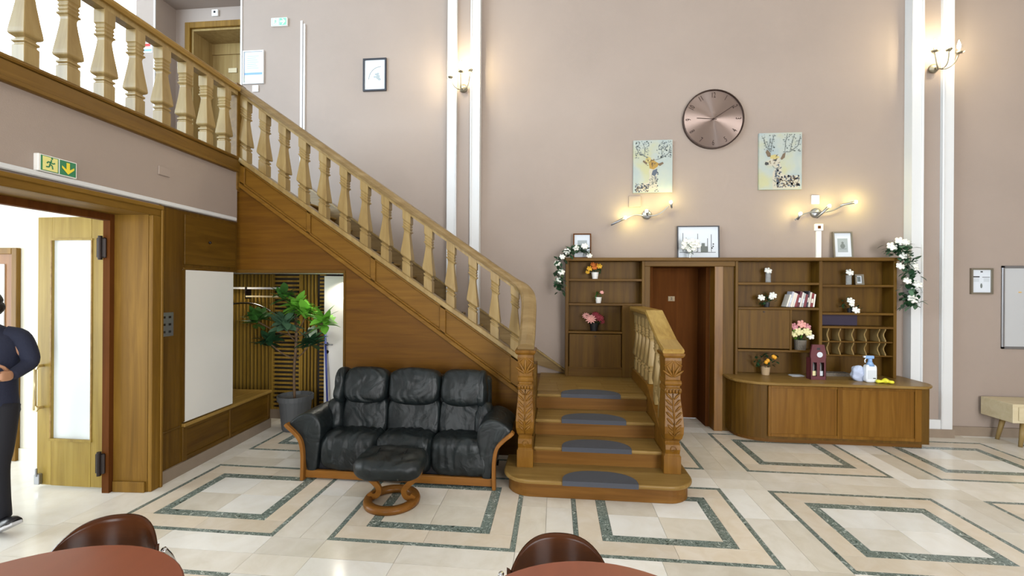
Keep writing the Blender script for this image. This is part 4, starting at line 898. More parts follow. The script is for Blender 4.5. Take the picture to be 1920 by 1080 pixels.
Bx(-1.55, -1.07, 3.42, 3.50, .265, .285).build('cross_bar', 'wood_sofa', ot)

# ================================================================== plants and flowers
plain('leaf_green', '#3c6b2c', .35, var=.35, vs=(8, 8, 8)); plain('leaf_bright', '#6fae3c', .35, var=.2, vs=(8, 8, 8)); plain('leaf_dark', '#24452a', .4, var=.3, vs=(8, 8, 8)); plain('leaf_grey', '#4a6a50', .5, var=.3, vs=(9, 9, 9)); plain('bark', '#5b4630', .8, var=.2); plain('soil', '#2d2018', .9)
plain('pot_grey', '#4c4e50', .6); plain('pot_white', '#e6e4de', .4); plain('pot_black', '#1d1d20', .5); plain('pot_terracotta', '#b39a78', .7); plain('basket', '#6f675c', .8, var=.3, vs=(90, 90, 90))
plain('petal_white', '#ecebe2', .6); plain('petal_yellow', '#d9a52c', .6); plain('petal_orange', '#c46a22', .6); plain('petal_pink', '#e2a39a', .6); plain('petal_crimson', '#8e2f3a', .6); plain('petal_cream', '#dfd7a4', .6); plain('petal_rose', '#c98a90', .6); plain('fruit_orange', '#e0a02a', .5)
def leafmesh(L, W, curl=.15, n=6):
    m = MB(); v = []; f = []
    for i in range(n+1):
        t = i/n; w = W*math.sin(PI*min(1, (t*.93+.05)))**.8*(1-.25*t); z = -curl*L*t*t
        v += [(-w, L*t, z+.12*w), (0, L*t, z), (w, L*t, z+.12*w)]
    for i in range(n): f += [(3*i, 3*i+1, 3*i+4, 3*i+3), (3*i+1, 3*i+2, 3*i+5, 3*i+4)]
    return m.add(v, f)
def place_leaf(proto, parent, loc, yaw, pitch, roll=0, s=1):
    c = proto.copy(); COL.objects.link(c); c.parent = parent
    c.matrix_local = Matrix.Translation(Vector(loc)-WORLD[parent.name]) @ Matrix.Rotation(yaw, 4, 'Z') @ Matrix.Rotation(pitch, 4, 'X') @ Matrix.Rotation(roll, 4, 'Y') @ Matrix.Scale(s, 4)
    return c
def raw(name, mb, mat):
    me = bpy.data.meshes.new(name); me.from_pydata(mb.v, [], mb.f); me.materials.append(MATS[mat]); me.polygons.foreach_set('use_smooth', [True]*len(me.polygons)); return bpy.data.objects.new(name, me)
pp = thing('potted_tree', 'tall leafy potted plant in a grey pot standing in the stair niche', 'plant', (-3.16, 5.12, 0))
MB().lathe([(.14, 0), (.15, .02), (.185, .36), (.205, .36), (.207, .42), (.19, .42), (.18, .38)], (-3.16, 5.12, 0), 28).build('pot', 'pot_grey', pp, smooth=False)
MB().lathe([(.17, .372), (.001, .378)], (-3.16, 5.12, 0), 20).build('soil', 'soil', pp)
tk = smoothpath([(-3.17, 5.12, .36), (-3.18, 5.12, .7), (-3.16, 5.12, 1.0), (-3.15, 5.11, 1.25), (-3.16, 5.1, 1.5)], 4)
MB().tube(tk, .016, 8).build('trunk', 'bark', pp, smooth=True)
heads = [(-3.29, 5.1, 1.62, 9, 'leaf_green'), (-3.10, 5.05, 1.50, 12, 'leaf_bright'), (-2.96, 5.0, 1.40, 10, 'leaf_bright'), (-3.55, 4.95, 1.33, 12, 'leaf_green'), (-3.16, 4.90, 1.29, 11, 'leaf_grey'), (-2.70, 4.95, 1.33, 12, 'leaf_bright'), (-3.40, 4.95, 1.08, 9, 'leaf_dark'), (-2.92, 5.05, 1.08, 10, 'leaf_dark'), (-3.20, 5.15, 1.38, 9, 'leaf_green')]
protos = {k: raw('leaf', leafmesh(.20, .052), k) for k in ('leaf_green', 'leaf_bright', 'leaf_dark', 'leaf_grey')}
rp = random.Random(12)
for hx0, hy0, hz0, n, mt in heads:
    b = min(tk, key=lambda q: abs(q.z-(hz0-.22)))
    MB().tube(smoothpath([b, (b*.5+Vector((hx0, hy0, hz0))*.5)+Vector((0, 0, -.03)), Vector((hx0, hy0, hz0))], 3), .008, 6).build('branch', 'bark', pp, smooth=True)
    for i in range(int(n*2.6)):
        place_leaf(protos[mt], pp, (hx0, hy0, hz0+rp.uniform(-.05, .05)), i*2.4+rp.uniform(-.2, .2), rp.uniform(-.35, 1.1), rp.uniform(-.4, .4), rp.uniform(.75, 1.15))
def flowerhead(mb, c, r, kind='rose', ang=(0, 0)):
    c = Vector(c); M = Matrix.Rotation(ang[0], 3, 'X') @ Matrix.Rotation(ang[1], 3, 'Z')
    if kind == 'rose':
        mb.ball(c, (r*.55, r*.55, r*.5), 7, 5)
        for ringr, n, tl in ((.45, 5, .9), (.75, 6, .5)):
            for i in range(n):
                a = 2*PI*i/n+ringr*3; d = Matrix.Rotation(1.0, 3, 'X') @ Vector((math.cos(a), math.sin(a), .1)); mb.ball(c+d*r*ringr+Vector((0, .1*r, 0)), (r*.4, r*.36, r*.38), 6, 4)
    else:
        n = 11
        for k, (rr_, zz) in enumerate(((.62, 0), (.42, .12))):
            for i in range(n):
                a = 2*PI*(i+.5*k)/n; R3 = M @ Matrix.Rotation(a, 3, 'Z')
                mb.ball(c+R3 @ Vector((r*rr_, 0, zz*r)), (r*.42, r*.11, r*.06), 6, 4, R3)
        mb.ball(c+M @ Vector((0, 0, r*.14)), r*.18, 6, 4)
    return mb
def leaves(parent, pts, L, W, mat, rnd, name='leaves'):
    m = MB(); base = leafmesh(L, W, .2, 4)
    for p in pts:
        Mx = Matrix.Translation(p) @ Matrix.Rotation(rnd.uniform(0, 6.28), 4, 'Z') @ Matrix.Rotation(rnd.uniform(-.9, .9), 4, 'X') @ Matrix.Scale(rnd.uniform(.7, 1.2), 4)
        m.add([Mx @ v for v in base.v], base.f)
    return m.build(name, mat, parent, smooth=True, kind='stuff')
def pot_plant(name, label, cat, x, y, z, pot, potmat, blooms, lmat, nl, spread, lh, group=None, L=.05, W=.012):
    t = thing(name, label, cat, (x, y, z), group); MB().lathe([(r, z+h) for r, h in pot], (x, y, 0), 18).build('pot', potmat, t, smooth=False)
    top = z+max(h for r, h in pot); r_ = random.Random(int(x*1000))
    if nl: leaves(t, [Vector((x+r_.uniform(-spread, spread)*.8, y+r_.uniform(-.8, .6)*min(spread, .06), top+r_.uniform(-.1, 1)*lh)) for _ in range(nl)], L, W, lmat, r_)
    m = MB()
    for b in blooms: m.tube([(x, y, top-.02), (x+b[0]*.6, y+b[1]*.6, top+b[2]*.55), (x+b[0], y+b[1], top+b[2])], .003, 5)
    m.build('stems', 'leaf_dark', t)
    for b in blooms: flowerhead(MB(), (x+b[0], y+b[1], top+b[2]), b[3], b[5] if len(b) > 5 else 'rose', (.9, b[0]*9)).build('flower', b[4], t, smooth=True)
    return t
taper = lambda r0, r1, h: [(r0, 0), (r1, h), (r1*.88, h), (r0*.9, .01)]
ys = YB-.11
pot_plant('flower_pot', 'small white pot of yellow and orange pansies on the top left shelf', 'flowers', .50, ys, 1.861, taper(.033, .046, .085), 'pot_white', [(-.07, -.03, .045, .036, 'petal_yellow'), (-.01, -.04, .06, .034, 'petal_orange'), (.05, -.03, .075, .036, 'petal_yellow'), (-.03, -.02, .10, .03, 'petal_orange'), (.02, 0, .09, .03, 'petal_orange'), (-.095, -.02, .0, .026, 'petal_yellow')], 'leaf_dark', 26, .10, .09)
pot_plant('flower_pot', 'tiny white pot with one pale pink tulip on the middle left shelf', 'flowers', .545, ys, 1.555, taper(.03, .042, .075), 'pot_white', [(.04, -.02, .06, .024, 'petal_pink')], 'leaf_green', 12, .03, .05, L=.08, W=.01)
pot_plant('flower_pot', 'black pot of pink and crimson daisies on the lower left shelf', 'flowers', .49, ys, 1.20, taper(.042, .06, .10), 'pot_black', [(-.045, -.06, .055, .075, 'petal_pink', 'daisy'), (.07, -.03, .065, .06, 'petal_crimson', 'daisy'), (-.10, -.01, .09, .055, 'petal_pink', 'daisy'), (.02, 0, .10, .06, 'petal_crimson', 'daisy'), (.10, -.02, .02, .04, 'petal_crimson', 'daisy')], 'leaf_dark', 24, .11, .09)
def clear_glass():
    m, nt, b = newmat('glass'); b.inputs['Base Color'].default_value = (.9, .93, .93, 1); b.inputs['Roughness'].default_value = .05; b.inputs['Transmission Weight'].default_value = .85; b.inputs['IOR'].default_value = 1.3
clear_glass()
VASE = [(.028, 0), (.03, .004), (.03, .12), (.026, .12), (.026, .01)]
pot_plant('glass_vase', 'glass vase with a single upright white flower above the book shelf', 'vase', 2.60, ys, 1.825, VASE, 'glass', [(0, 0, .025, .042, 'petal_white')], 'leaf_dark', 5, .03, .02)
pot_plant('flower_pot', 'white roses with dark leaves in a dark pot beside the books', 'flowers', 2.585, ys, 1.524, taper(.028, .034, .06), 'pot_black', [(-.075, -.03, .055, .04, 'petal_white'), (.055, -.04, .085, .042, 'petal_white'), (.035, -.04, .06, .03, 'petal_white')], 'leaf_dark', 34, .11, .13)
pot_plant('glass_vase', 'glass vase with a drooping white flower beside the little grey frame', 'vase', 3.525, ys, 1.801, VASE, 'glass', [(0, -.02, .03, .042, 'petal_white')], 'leaf_dark', 10, .08, .05)
pot_plant('flower_pot', 'two white roses with trailing dark leaves on the right middle shelf', 'flowers', 3.54, ys, 1.469, taper(.025, .03, .05), 'pot_black', [(-.02, -.05, .09, .042, 'petal_white'), (-.01, -.05, .05, .03, 'petal_white'), (.02, -.08, -.02, .042, 'petal_white')], 'leaf_dark', 34, .13, .11)
pot_plant('flower_pot', 'mixed pink and cream bouquet in a woven basket in the open cubby', 'flowers', 2.965, ys-.02, 1.012, [(.06, 0), (.068, .12), (.06, .12), (.055, .02)], 'basket', [(-.08, -.02, .16, .045, 'petal_rose'), (.0, -.03, .19, .05, 'petal_pink'), (-.04, -.05, .10, .05, 'petal_cream'), (.05, -.06, .10, .05, 'petal_cream'), (.085, -.06, .05, .042, 'petal_white'), (-.09, -.04, .07, .04, 'petal_cream'), (.07, -.02, .16, .04, 'petal_rose')], 'leaf_bright', 40, .12, .13)
t = thing('fruit_plant', 'small potted citrus with orange fruits at the left end of the counter', 'plant', (2.56, ys-.03, .70))
MB().lathe([(r, .70+h) for r, h in taper(.042, .052, .095)], (2.56, ys-.03, 0), 16).build('pot', 'pot_terracotta', t); rk = random.Random(4)
leaves(t, [Vector((2.54+rk.uniform(-.12, .13), ys-.03+rk.uniform(-.05, .04), .80+rk.uniform(.0, .16))) for _ in range(55)], .055, .016, 'leaf_dark', rk)
for dx, dz in ((.0, .08), (.08, .12), (.065, .13), (-.02, .06)): MB().ball((2.56+dx, ys-.09, .80+dz), .024, 8, 6).build('fruit', 'fruit_orange', t, smooth=True)
# garlands of white roses at both ends of the unit
def garland(label, path, seed, nfl, nleaf, sp):
    t = thing('rose_garland', label, 'garland', path[0]); r_ = random.Random(seed); P = smoothpath(path, 8)
    MB().tube(P, .006, 5).build('stem', 'leaf_dark', t)
    leaves(t, [r_.choice(P)+Vector((r_.uniform(-sp, sp), r_.uniform(-sp, sp*.5), r_.uniform(-sp, sp)*.7)) for _ in range(nleaf)], .075, .027, 'leaf_grey', r_)
    leaves(t, [r_.choice(P)+Vector((r_.uniform(-sp, sp), r_.uniform(-sp, sp*.5), r_.uniform(-sp, sp)*.7)) for _ in range(nleaf)], .075, .027, 'leaf_dark', r_)
    for p, rr_ in nfl: flowerhead(MB(), p, rr_*1.2).build('flower', 'petal_white', t, smooth=True)
yg = YS-.05
garland('rose garland spilling down the left end of the shelf unit', [(.40, YS+.06, 2.20), (.28, YS+.03, 2.24), (.16, YS, 2.19), (.06, yg, 2.10), (.04, yg, 1.95), (.045, yg, 1.82), (.07, yg, 1.72)], 1,
        [((.36, yg+.06, 2.27), .035), ((.25, yg+.04, 2.25), .035), ((.42, yg+.06, 2.15), .03), ((.14, yg, 2.20), .035), ((.02, yg-.04, 2.05), .032), ((.07, yg-.05, 1.94), .035), ((.04, yg-.04, 1.84), .03), ((.08, yg-.04, 2.13), .03)], 90, .05)
garland('rose garland cascading over the right end of the shelf unit', [(3.93, YS+.03, 2.20), (3.97, YS, 2.26), (4.03, yg, 2.2), (4.07, yg, 2.08), (4.10, yg, 1.95), (4.12, yg, 1.82), (4.10, yg, 1.66), (4.10, yg, 1.58)], 2,
        [((3.91, yg, 2.25), .045), ((4.0, yg, 2.31), .045), ((4.06, yg, 2.30), .035), ((4.0, yg-.04, 2.14), .036), ((3.98, yg-.03, 2.02), .036), ((4.11, yg-.05, 2.03), .036), ((4.04, yg-.05, 1.85), .036), ((4.15, yg-.05, 1.81), .042), ((4.10, yg-.05, 1.64), .044), ((4.13, yg-.04, 2.0), .03)], 130, .075)
pot_plant('flower_bouquet', 'frothy white baby-breath bouquet in front of the wide drawing on the shelf top', 'flowers', 1.66, 5.68, 2.126, [(.02, 0), (.022, .07), (.018, .07), (.018, .005)], 'glass', [(.11*math.cos(i*2.4)*(i/16)**.5, -.02, .09+.07*math.sin(i*2.4)*(i/16)**.5, .028, 'petal_white') for i in range(17)], 'leaf_grey', 30, .10, .12)
# ------------------------------------------------------------------ books
cols = ['#dcd7cc', '#b8b9c4', '#d8cfc2', '#cfc8c0', '#7d2f36', '#5a2630', '#d6d0c6', '#a7a9a8', '#6d2b33', '#2f2f38', '#c9c2b6', '#7b2a2f', '#e1ddd4']
names = ['cream paperback at the far left', 'grey-blue book second from the left', 'pale beige book third from the left', 'light taupe book fourth from the left', 'dark red book fifth from the left', 'maroon book sixth from the left', 'off-white book at the middle', 'pale grey book right of the middle', 'wine red book sixth from the right end', 'near-black book in the right half', 'sand coloured book near the right end', 'brick red book second from the right', 'white book at the far right']
x = 2.78
for i, (c, nm) in enumerate(zip(cols, names)):
    plain('book_%d' % i, c, .6); w = .017+.005*(i % 3); h = .155+.012*((i*7) % 4); t = thing('book', nm+' of the leaning row', 'book', (x, ys, 1.525), 'books on the shelf'); M = Matrix.Translation((x, 0, 1.525+.0062)) @ Matrix.Rotation(.30-.015*i, 4, 'Y') @ Matrix.Translation((-x, 0, -1.525))
    Bx(x, x+w, YS+.03, YB-.05, 1.528, 1.528+h).build('cover', 'book_%d' % i, t, M=M); Bx(x+.002, x+w-.002, YS+.034, YB-.047, 1.528+h, 1.529+h).build('pages', 'paper', t, M=M)
    if i % 2: Bx(x+.003, x+w-.003, YS+.029, YS+.03, 1.528+h*.3, 1.528+h*.6).build('spine_print', 'book_%d' % ((i+4) % 13) if i > 8 else 'paper', t, M=M)
    x += w+.0035
t, M, y = framed('shelf_picture', 'tiny grey framed picture beside the glass vase on the upper right shelf', 3.62, 3.72, 1.801, 1.93, YB-.06, .018, 'pewter', .12)
ink(t, M, Bx(3.652, 3.688, y-.001, y, 1.84, 1.90), 'grey_ink')
# ------------------------------------------------------------------ counter things
plain('carton_maroon', '#5a2228', .6); plain('wine_dark', '#1a1412', .3)
wc = thing('wine_carrier', 'maroon cardboard two-bottle wine carrier on the counter', 'carrier', (3.03, 5.47, .70))
x0, x1, y0, y1, zb = 2.945, 3.115, 5.43, 5.52, .70
m = MB()
for a in ((x0, x0+.022), (x1-.022, x1), ((x0+x1)/2-.017, (x0+x1)/2+.017)): m.box(a[0], a[1], y0, y0+.004, zb+.04, zb+.20)
m.box(x0, x1, y0, y0+.004, zb, zb+.04); m.box(x0, x1, y1-.004, y1, zb, zb+.25); m.box(x0, x0+.004, y0, y1, zb, zb+.25); m.box(x1-.004, x1, y0, y1, zb, zb+.25)
m.prism([(x0, zb+.20), (x1, zb+.20), (x1, zb+.30), (x1-.02, zb+.405), (x0+.02, zb+.405), (x0, zb+.30)], 'y', y0, y0+.004); m.prism([(x0, zb+.25), (x1, zb+.25), (x1, zb+.30), (x1-.02, zb+.405), (x0+.02, zb+.405), (x0, zb+.30)], 'y', y0+.02, y0+.024)
m.build('carton', 'carton_maroon', wc); fan(MB(), circ(.032, 20, 3.045, zb+.29), y0-.001).build('round_label', 'paper', wc)
fan(MB(), [(3.01, zb+.345), (3.05, zb+.345), (3.045, zb+.37), (3.015, zb+.37)], y0-.001).build('hand_hole', 'black', wc)
for i, xx in enumerate((2.99, 3.068)):
    b = thing('wine_bottle', ('left' if i == 0 else 'right')+' dark wine bottle in the maroon carrier', 'bottle', (xx, 5.475, .702), 'wine bottles in the carrier')
    MB().lathe([(.032, .703), (.034, .71), (.034, .87), (.014, .91), (.013, .96), (.001, .961)], (xx, 5.475, 0), 16).build('glass_body', 'wine_dark', b, smooth=True); MB().lathe([(.0345, .745), (.0345, .80)], (xx, 5.475, 0), 16).build('label', 'petal_cream' if i == 0 else 'paper', b)
plain('spray_white', '#e3e8ee', .35); plain('spray_blue', '#86a9d6', .35); plain('cloth_blue', '#b9c4dd', .85, bump=.6, bs=60); plain('glove_yellow', '#e2dd3a', .5)
sb = thing('spray_bottle', 'white spray bottle with blue trigger head on the counter', 'bottle', (3.55, 5.36, .70))
x, y = 3.545, 5.37
MB().pillow((x, y, .80), (.058, .034, .10), 6, 10).build('body', 'spray_white', sb, smooth=True); MB().lathe([(.045, .885), (.022, .93), (.016, .945)], (x, y, 0), 14).build('shoulder', 'spray_blue', sb, smooth=True)
MB().lathe([(.02, .94), (.02, .965)], (x, y, 0), 12).build('collar', 'spray_blue', sb); MB().box(x-.05, x+.04, y-.014, y+.014, .965, 1.0).build('trigger_head', 'spray_blue', sb, bevel=.006)
MB().tube([(x-.04, y, .97), (x-.055, y, .945), (x-.05, y, .92)], .006, 6).build('trigger', 'spray_white', sb); Bx(x-.068, x-.05, y-.01, y+.01, .978, .996).build('nozzle', 'spray_white', sb)
Bx(x-.045, x+.045, y-.0355, y-.034, .74, .84).build('label', 'paper', sb); Bx(x+.01, x+.04, y-.0365, y-.0355, .745, .755).build('label_print', 'dark_ink', sb)
MB().pillow((3.46, 5.44, .785), (.075, .05, .085), 3, 14, None, .03, 14, 5).build('cleaning_cloth', 'cloth_blue', None, smooth=True, label='crumpled pale blue cleaning cloth behind the spray bottle', cat='cloth')
MB().pillow((3.66, 5.31, .722), (.07, .04, .02), 2.6, 14, Matrix.Rotation(-.3, 3, 'Z'), .03, 18, 8).build('yellow_cloth', 'glove_yellow', None, smooth=True, label='bright yellow cloth lying at the front of the counter', cat='cloth')
for i in range(3): Bx(2.83+i*.01, 2.96+i*.006, 5.60-i*.004, 5.70, .7005+i*.003, .703+i*.003).build('leaflet', 'paper', label=['bottom', 'middle', 'top'][i]+' white leaflet of the small stack left of the wine carrier', cat='leaflet', group='leaflets on the counter')
t = thing('wicker_tray', 'long low woven tray at the back of the counter', 'tray', (3.36, 5.72, .70)); Bx(3.19, 3.52, 5.67, 5.78, .70, .708).build('base', 'basket', t)
for a in ((3.19, 3.52, 5.67, 5.678), (3.19, 3.52, 5.772, 5.78), (3.19, 3.198, 5.678, 5.772), (3.512, 3.52, 5.678, 5.772)): Bx(*a, .708, .74).build('side', 'basket', t)
# ------------------------------------------------------------------ right edge: whiteboard, console
wbd = thing('whiteboard', 'white board with rounded aluminium frame on the right wall section', 'whiteboard', (6.1, YB, 1.05))
Bx(5.32, 6.88, YB-.012, YB, 1.08, 2.01).build('surface', 'board_grey', wbd)
for a in ((5.29, 6.9, 1.05, 1.08), (5.29, 6.9, 2.01, 2.04), (5.29, 5.32, 1.05, 2.04), (6.87, 6.9, 1.05, 2.04)): Bx(a[0], a[1], YB-.022, YB, a[2], a[3]).build('frame_side', 'steel', wbd, bevel=.006)
MB().box(5.47, 5.5, YB-.016, YB-.012, 1.72, 1.73).build('marker_spot', 'petal_yellow', wbd)
cs = thing('console_table', 'pale wooden sideboard on splayed legs under the whiteboard', 'sideboard', (5.8, 5.6, 0))
Bx(5.05, 6.55, 5.41, 5.79, .275, .485).build('body', 'wood_pale', cs, bevel=.006)
for x in (5.04, 5.40, 5.76, 6.12): d = Bx(x+.06, x+.34, 5.395, 5.41, .305, .455).build('drawer', 'wood_pale', cs, bevel=.004); Bx(x+.12, x+.28, 5.388, 5.395, .345, .415).build('drawer_inset', 'wood_bal', d)
for x, dx in ((5.22, -.05), (6.40, .05)):
    for y, dy in ((5.48, -.02), (5.70, .02)): MB().tube([(x, y, .275), (x+dx, y+dy, 0)], [.028, .018], 10).build('leg', 'wood_bal', cs, smooth=True)
# ------------------------------------------------------------------ round tables and chairs in front
def rtable(label, x, y, R_):
    t = thing('round_table', label, 'table', (x, y, 0))
    MB().lathe([(R_-.01, .722), (R_, .728), (R_, .744), (R_-.006, .75)], (x, y, 0), 64).build('table_top', 'table_brown', t)
    MB().lathe([(.035, .02), (.035, .722)], (x, y, 0), 16).build('column', 'chrome', t, smooth=True); MB().lathe([(.24, 0), (.24, .012), (.06, .03), (.035, .05)], (x, y, 0), 28).build('foot_plate', 'iron', t)
rtable('round red-brown table at the left front edge near the walking person', -1.62, 1.045, .505)
rtable('round red-brown table at the centre front edge', .135, 1.165, .475)
def chair(label, x, y, rz, dz=0):
    t = thing('bentwood_chair', label, 'chair', (0, 0, 0), 'curved-back chairs')
    n, mrows = 28, 8; v = []; f = []; R_ = .232     # local: faces -y, backrest at +y
    for th in (0, .012):
        for j in range(mrows+1):
            for i in range(n+1):
                u = -1+2*i/n; a = u*1.0; lo = .60+dz+.12*abs(u)**2.2; hi = .795+dz-.135*abs(u)**3.0
                z = lo+(hi-lo)*j/mrows; r = R_+th
                v.append((r*math.sin(a), -.02+r*math.cos(a)+.10*(z-.6-dz), z))
    K = (n+1)*(mrows+1)
    for j in range(mrows):
        for i in range(n):
            a = j*(n+1)+i; b = a+n+1; f += [(a, a+1, b+1, b), (K+a+1, K+a, K+b, K+b+1)]
    for i in range(n): f += [(i+1, i, K+i, K+i+1), (mrows*(n+1)+i, mrows*(n+1)+i+1, K+mrows*(n+1)+i+1, K+mrows*(n+1)+i)]
    for j in range(mrows):
        a = j*(n+1); f.append((a, a+n+1, K+a+n+1, K+a)); a += n; f.append((a+n+1, a, K+a, K+a+n+1))
    MB().add(v, f).build('backrest', 'wood_chair', t, smooth=True)
    MB().pillow((0, .0, .45), (.205, .20, .012), 3, 12).build('seat', 'wood_chair', t, smooth=True)
    for s in (-1, 1):
        MB().tube(smoothpath([(s*.19, -.17, .0), (s*.195, -.17, .42), (s*.20, -.10, .44), (s*.20, .12, .44), (s*.215, .20, .56+dz), (s*.235, .150, .64+dz), (s*.225, .115, .70+dz)], 5), .011, 8).build('frame_tube', 'chrome', t, smooth=True)
        MB().tube([(s*.19, .17, 0), (s*.195, .13, .44)], .011, 8).build('leg', 'chrome', t, smooth=True)
    t.location = (x, y, 0); t.rotation_euler.z = rz
    return t
chair('dark bentwood chair pushed in behind the left front table', -1.73, 1.44, .28)
chair('dark bentwood chair pushed in behind the centre front table', .03, 1.57, .04, -.045)
# ================================================================== person walking in at the left edge, turned towards the camera
plain('skin', '#b98a6c', .5); plain('cloth_navy', '#1c2136', .85, bump=.25, bs=70); plain('cloth_trousers', '#1b1c24', .85); plain('hair_black', '#15110f', .6, bump=.6, bs=90); plain('shoe_black', '#17171b', .35); plain('shoe_sole', '#b9b9bb', .6)
PXo, PYo, PA = -4.02, 2.75, 2.04
CA, SA = math.cos(PA), math.sin(PA)
def D(f, r, z): return Vector((-f*CA-r*SA, -f*SA+r*CA, z))     # f forward, r to the person's right, z up
def P(f, r, z): return Vector((PXo, PYo, 0))+D(f, r, z)
pe = thing('person', 'person in a navy jumper and dark trousers walking in at the left doorway', 'person', (PXo, PYo, 0))
def skin_mesh(name, verts, edges, radii, mat, parent, root=0, sub=2):
    me = bpy.data.meshes.new(name); O = WORLD[parent.name]
    me.from_pydata([Vector(v)-O for v in verts], edges, []); me.materials.append(MATS[mat])
    o = bpy.data.objects.new(name, me); COL.objects.link(o); o.parent = parent; WORLD[o.name] = O.copy()
    md = o.modifiers.new('skin', 'SKIN'); md.use_smooth_shade = True
    if not me.skin_vertices:
        bpy.context.view_layer.objects.active = o; bpy.ops.mesh.customdata_skin_add()
    lay = me.skin_vertices[0].data
    for i, r in enumerate(radii): lay[i].radius = (r, r); lay[i].use_root = (i == root)
    s = o.modifiers.new('sub', 'SUBSURF'); s.levels = s.render_levels = sub
    return o
EL, WR = (.01, -.245, 1.19), (.125, -.205, 1.115)
ER, WRR = (.01, .245, 1.19), (.15, .17, 1.12)
LL = [P(0, -.085, .88), P(.05, -.10, .72), P(.10, -.115, .58), P(.13, -.12, .48), P(.12, -.125, .28), P(.10, -.13, .115)]
RL = [P(0, .085, .88), P(.0, .09, .74), P(-.01, .10, .60), P(-.03, .10, .48), P(-.12, .10, .32), P(-.22, .10, .16)]
bv = [P(0, 0, .92), P(.01, 0, 1.12), P(.02, 0, 1.32), P(.02, 0, 1.44), P(.03, 0, 1.50), P(.05, 0, 1.55), P(.055, 0, 1.60), P(.05, 0, 1.64),
      P(.02, -.17, 1.40), P(*EL), P(*WR), P(.02, .17, 1.40), P(*ER), P(*WRR), P(0, -.085, .86), LL[3], LL[5], P(0, .085, .86), RL[3], RL[5]]
be = [(0, 1), (1, 2), (2, 3), (3, 4), (4, 5), (5, 6), (6, 7), (2, 8), (8, 9), (9, 10), (2, 11), (11, 12), (12, 13), (0, 14), (14, 15), (15, 16), (0, 17), (17, 18), (18, 19)]
br = [.085, .085, .085, .062, .055, .075, .09, .072, .055, .04, .026, .055, .04, .026, .07, .05, .034, .07, .05, .034]
bd = skin_mesh('body', bv, be, br, 'skin', pe)
rings = []
for f_, z, a_, b_ in ((-.01, .80, .125, .165), (-.01, .83, .135, .172), (0, .95, .13, .168), (.01, 1.08, .125, .17), (.015, 1.20, .13, .185), (.02, 1.31, .13, .198), (.02, 1.38, .12, .19), (.02, 1.43, .095, .135), (.025, 1.465, .065, .08)):
    rings.append([P(f_+a_*math.cos(t), b_*math.sin(t)+.004*noise.noise(Vector((t*3, z*9, 0))), z) for t in [2*PI*k/22 for k in range(22)]])
MB().loft(rings).build('jumper', 'cloth_navy', pe, smooth=True)
for s_, el, wr_ in ((-1, EL, WR), (1, ER, WRR)):
    pth = smoothpath([P(.02, s_*.12, 1.385), P(.01, s_*.185, 1.365), P(.005, s_*.225, 1.28), P(*el), P((el[0]+wr_[0])/2, (el[1]+wr_[1])/2, (el[2]+wr_[2])/2-.008), P(*wr_)], 4)
    n_ = len(pth); MB().tube(pth, [.068-.03*(k/(n_-1)) for k in range(n_)], 14, up=D(1, .2, 0)).build('sleeve', 'cloth_navy', pe, smooth=True)
tm = MB().loft([[P(a_*math.cos(t), b_*math.sin(t), z) for t in [2*PI*k/20 for k in range(20)]][::-1] for z, a_, b_ in ((.99, .11, .15), (.90, .118, .158), (.83, .115, .16), (.78, .09, .14))])
for pts in (LL, RL):
    pth = smoothpath(pts, 4); n_ = len(pth); tm.tube(pth, [.095-.033*(k/(n_-1)) for k in range(n_)], 14, up=D(1, 0, 0))
tm.build('trousers', 'cloth_trousers', pe, smooth=True)
ZR = Matrix.Rotation(PA, 3, 'Z')
hr = MB(); hr.pillow(P(.02, 0, 1.638), (.095, .085, .062), 2.4, 12, ZR, .012, 20, 2); hr.pillow(P(-.035, 0, 1.585), (.05, .08, .065), 2.4, 10, ZR, .01, 20, 3)
hr.build('hair', 'hair_black', bd, smooth=True)
MB().ball(P(.142, 0, 1.572), (.016, .016, .022), 8, 6).build('nose', 'skin', bd, smooth=True)
for s_ in (-1, 1):
    MB().ball(P(.04, s_*.083, 1.575), (.012, .012, .028), 8, 6).build('ear', 'skin', bd, smooth=True); MB().ball(P(.125, s_*.032, 1.60), (.010, .010, .007), 8, 6).build('eye', 'black', bd, smooth=True)
MB().ball(P(.126, 0, 1.535), (.018, .012, .006), 8, 6).build('mouth', 'petal_rose', bd, smooth=True)
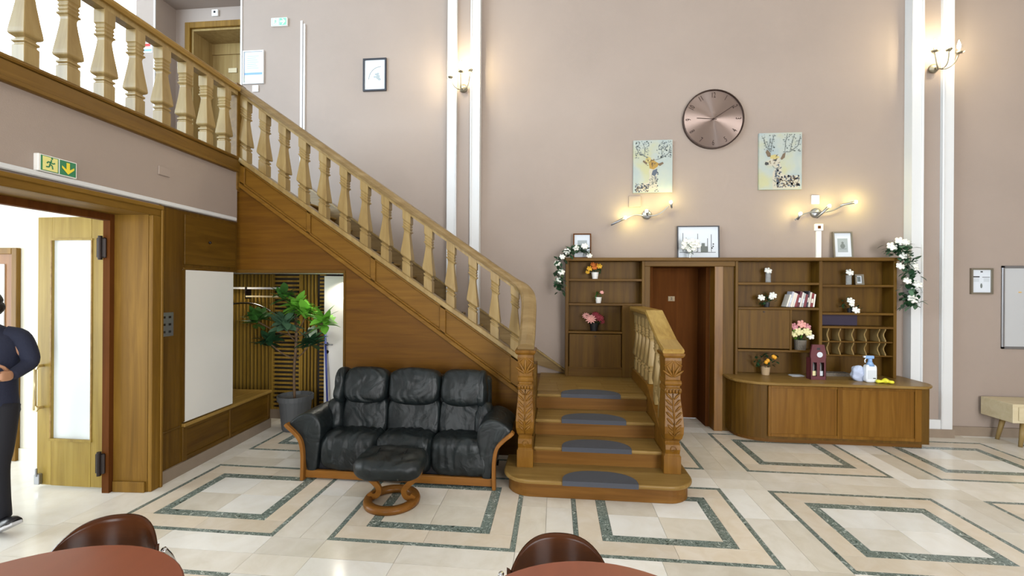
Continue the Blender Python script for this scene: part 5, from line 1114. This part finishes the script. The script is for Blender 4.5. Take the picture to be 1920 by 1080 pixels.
def hand(w, d, lat):
    m = MB(); w = Vector(w); d = d.normalized(); up = Vector((0, 0, 1)); lat = lat.normalized()
    B = Matrix((d, lat, up)).transposed(); m.pillow(w+d*.045, (.048, .020, .036), 3, 10, B)
    for off, L in ((.027, .060), (.009, .068), (-.009, .064), (-.026, .052)):
        b = w+d*.085+up*off; m.tube([b, b+d*L*.5+lat*.006, b+d*L*.75+lat*.028, b+d*L*.55+lat*.05], [.010, .0095, .009, .007], 8)
    b = w+d*.03+up*.032; m.tube([b, b+d*.03+up*.03, b+d*.055+up*.048+lat*.012], [.012, .010, .008], 8)
    return m
hand(P(*WR), D(1, .25, .05), D(-.25, 1, 0)).build('hand', 'skin', bd, smooth=True); hand(P(*WRR), D(1, -.3, .05), D(-.3, -1, 0)).build('hand', 'skin', bd, smooth=True)
def shoe(c, head, pitch):
    M = Matrix.Translation(c) @ Matrix.Rotation(head, 4, 'Z') @ Matrix.Rotation(pitch, 4, 'Y'); rings = []
    for t_, w, h in ((-.14, .034, .03), (-.10, .046, .05), (-.03, .048, .06), (.04, .042, .085), (.085, .038, .10), (.115, .03, .095), (.125, .02, .06)):
        rings.append([(t_, w*math.cos(a), .014+max(0, h*math.sin(a))) for a in [2*PI*k/14 for k in range(14)]])
    s_ = MB().loft(rings).build('shoe', 'shoe_black', pe, smooth=True, M=M)
    MB().prism([(-.15, -.025), (-.10, -.048), (.0, -.05), (.09, -.04), (.13, -.02), (.13, .02), (.09, .04), (.0, .05), (-.10, .048), (-.15, .025)], 'z', 0, .016).build('sole', 'shoe_sole', s_, M=M)
c = LL[5]+Vector((.085, -.02, 0)); shoe((c.x, c.y, .055), PI-.25, .45)
c = P(-.14, .10, 0); shoe((c.x, c.y, .072), PA, -.5)
hp = P(*WR)+D(.10, .055, .03)
ph = thing('phone', 'small pale phone held in the hand of the walking person', 'phone', tuple(hp-Vector((0, 0, .06)))); MM = Matrix.Translation(hp) @ Matrix.Rotation(PA, 4, 'Z') @ Matrix.Rotation(-.5, 4, 'Y')
Bx(-.004, .004, -.034, .034, -.065, .065).build('case', 'spray_white', ph, M=MM, bevel=.003); Bx(.004, .0046, -.030, .030, -.06, .06).build('screen', 'paper', ph, M=MM)
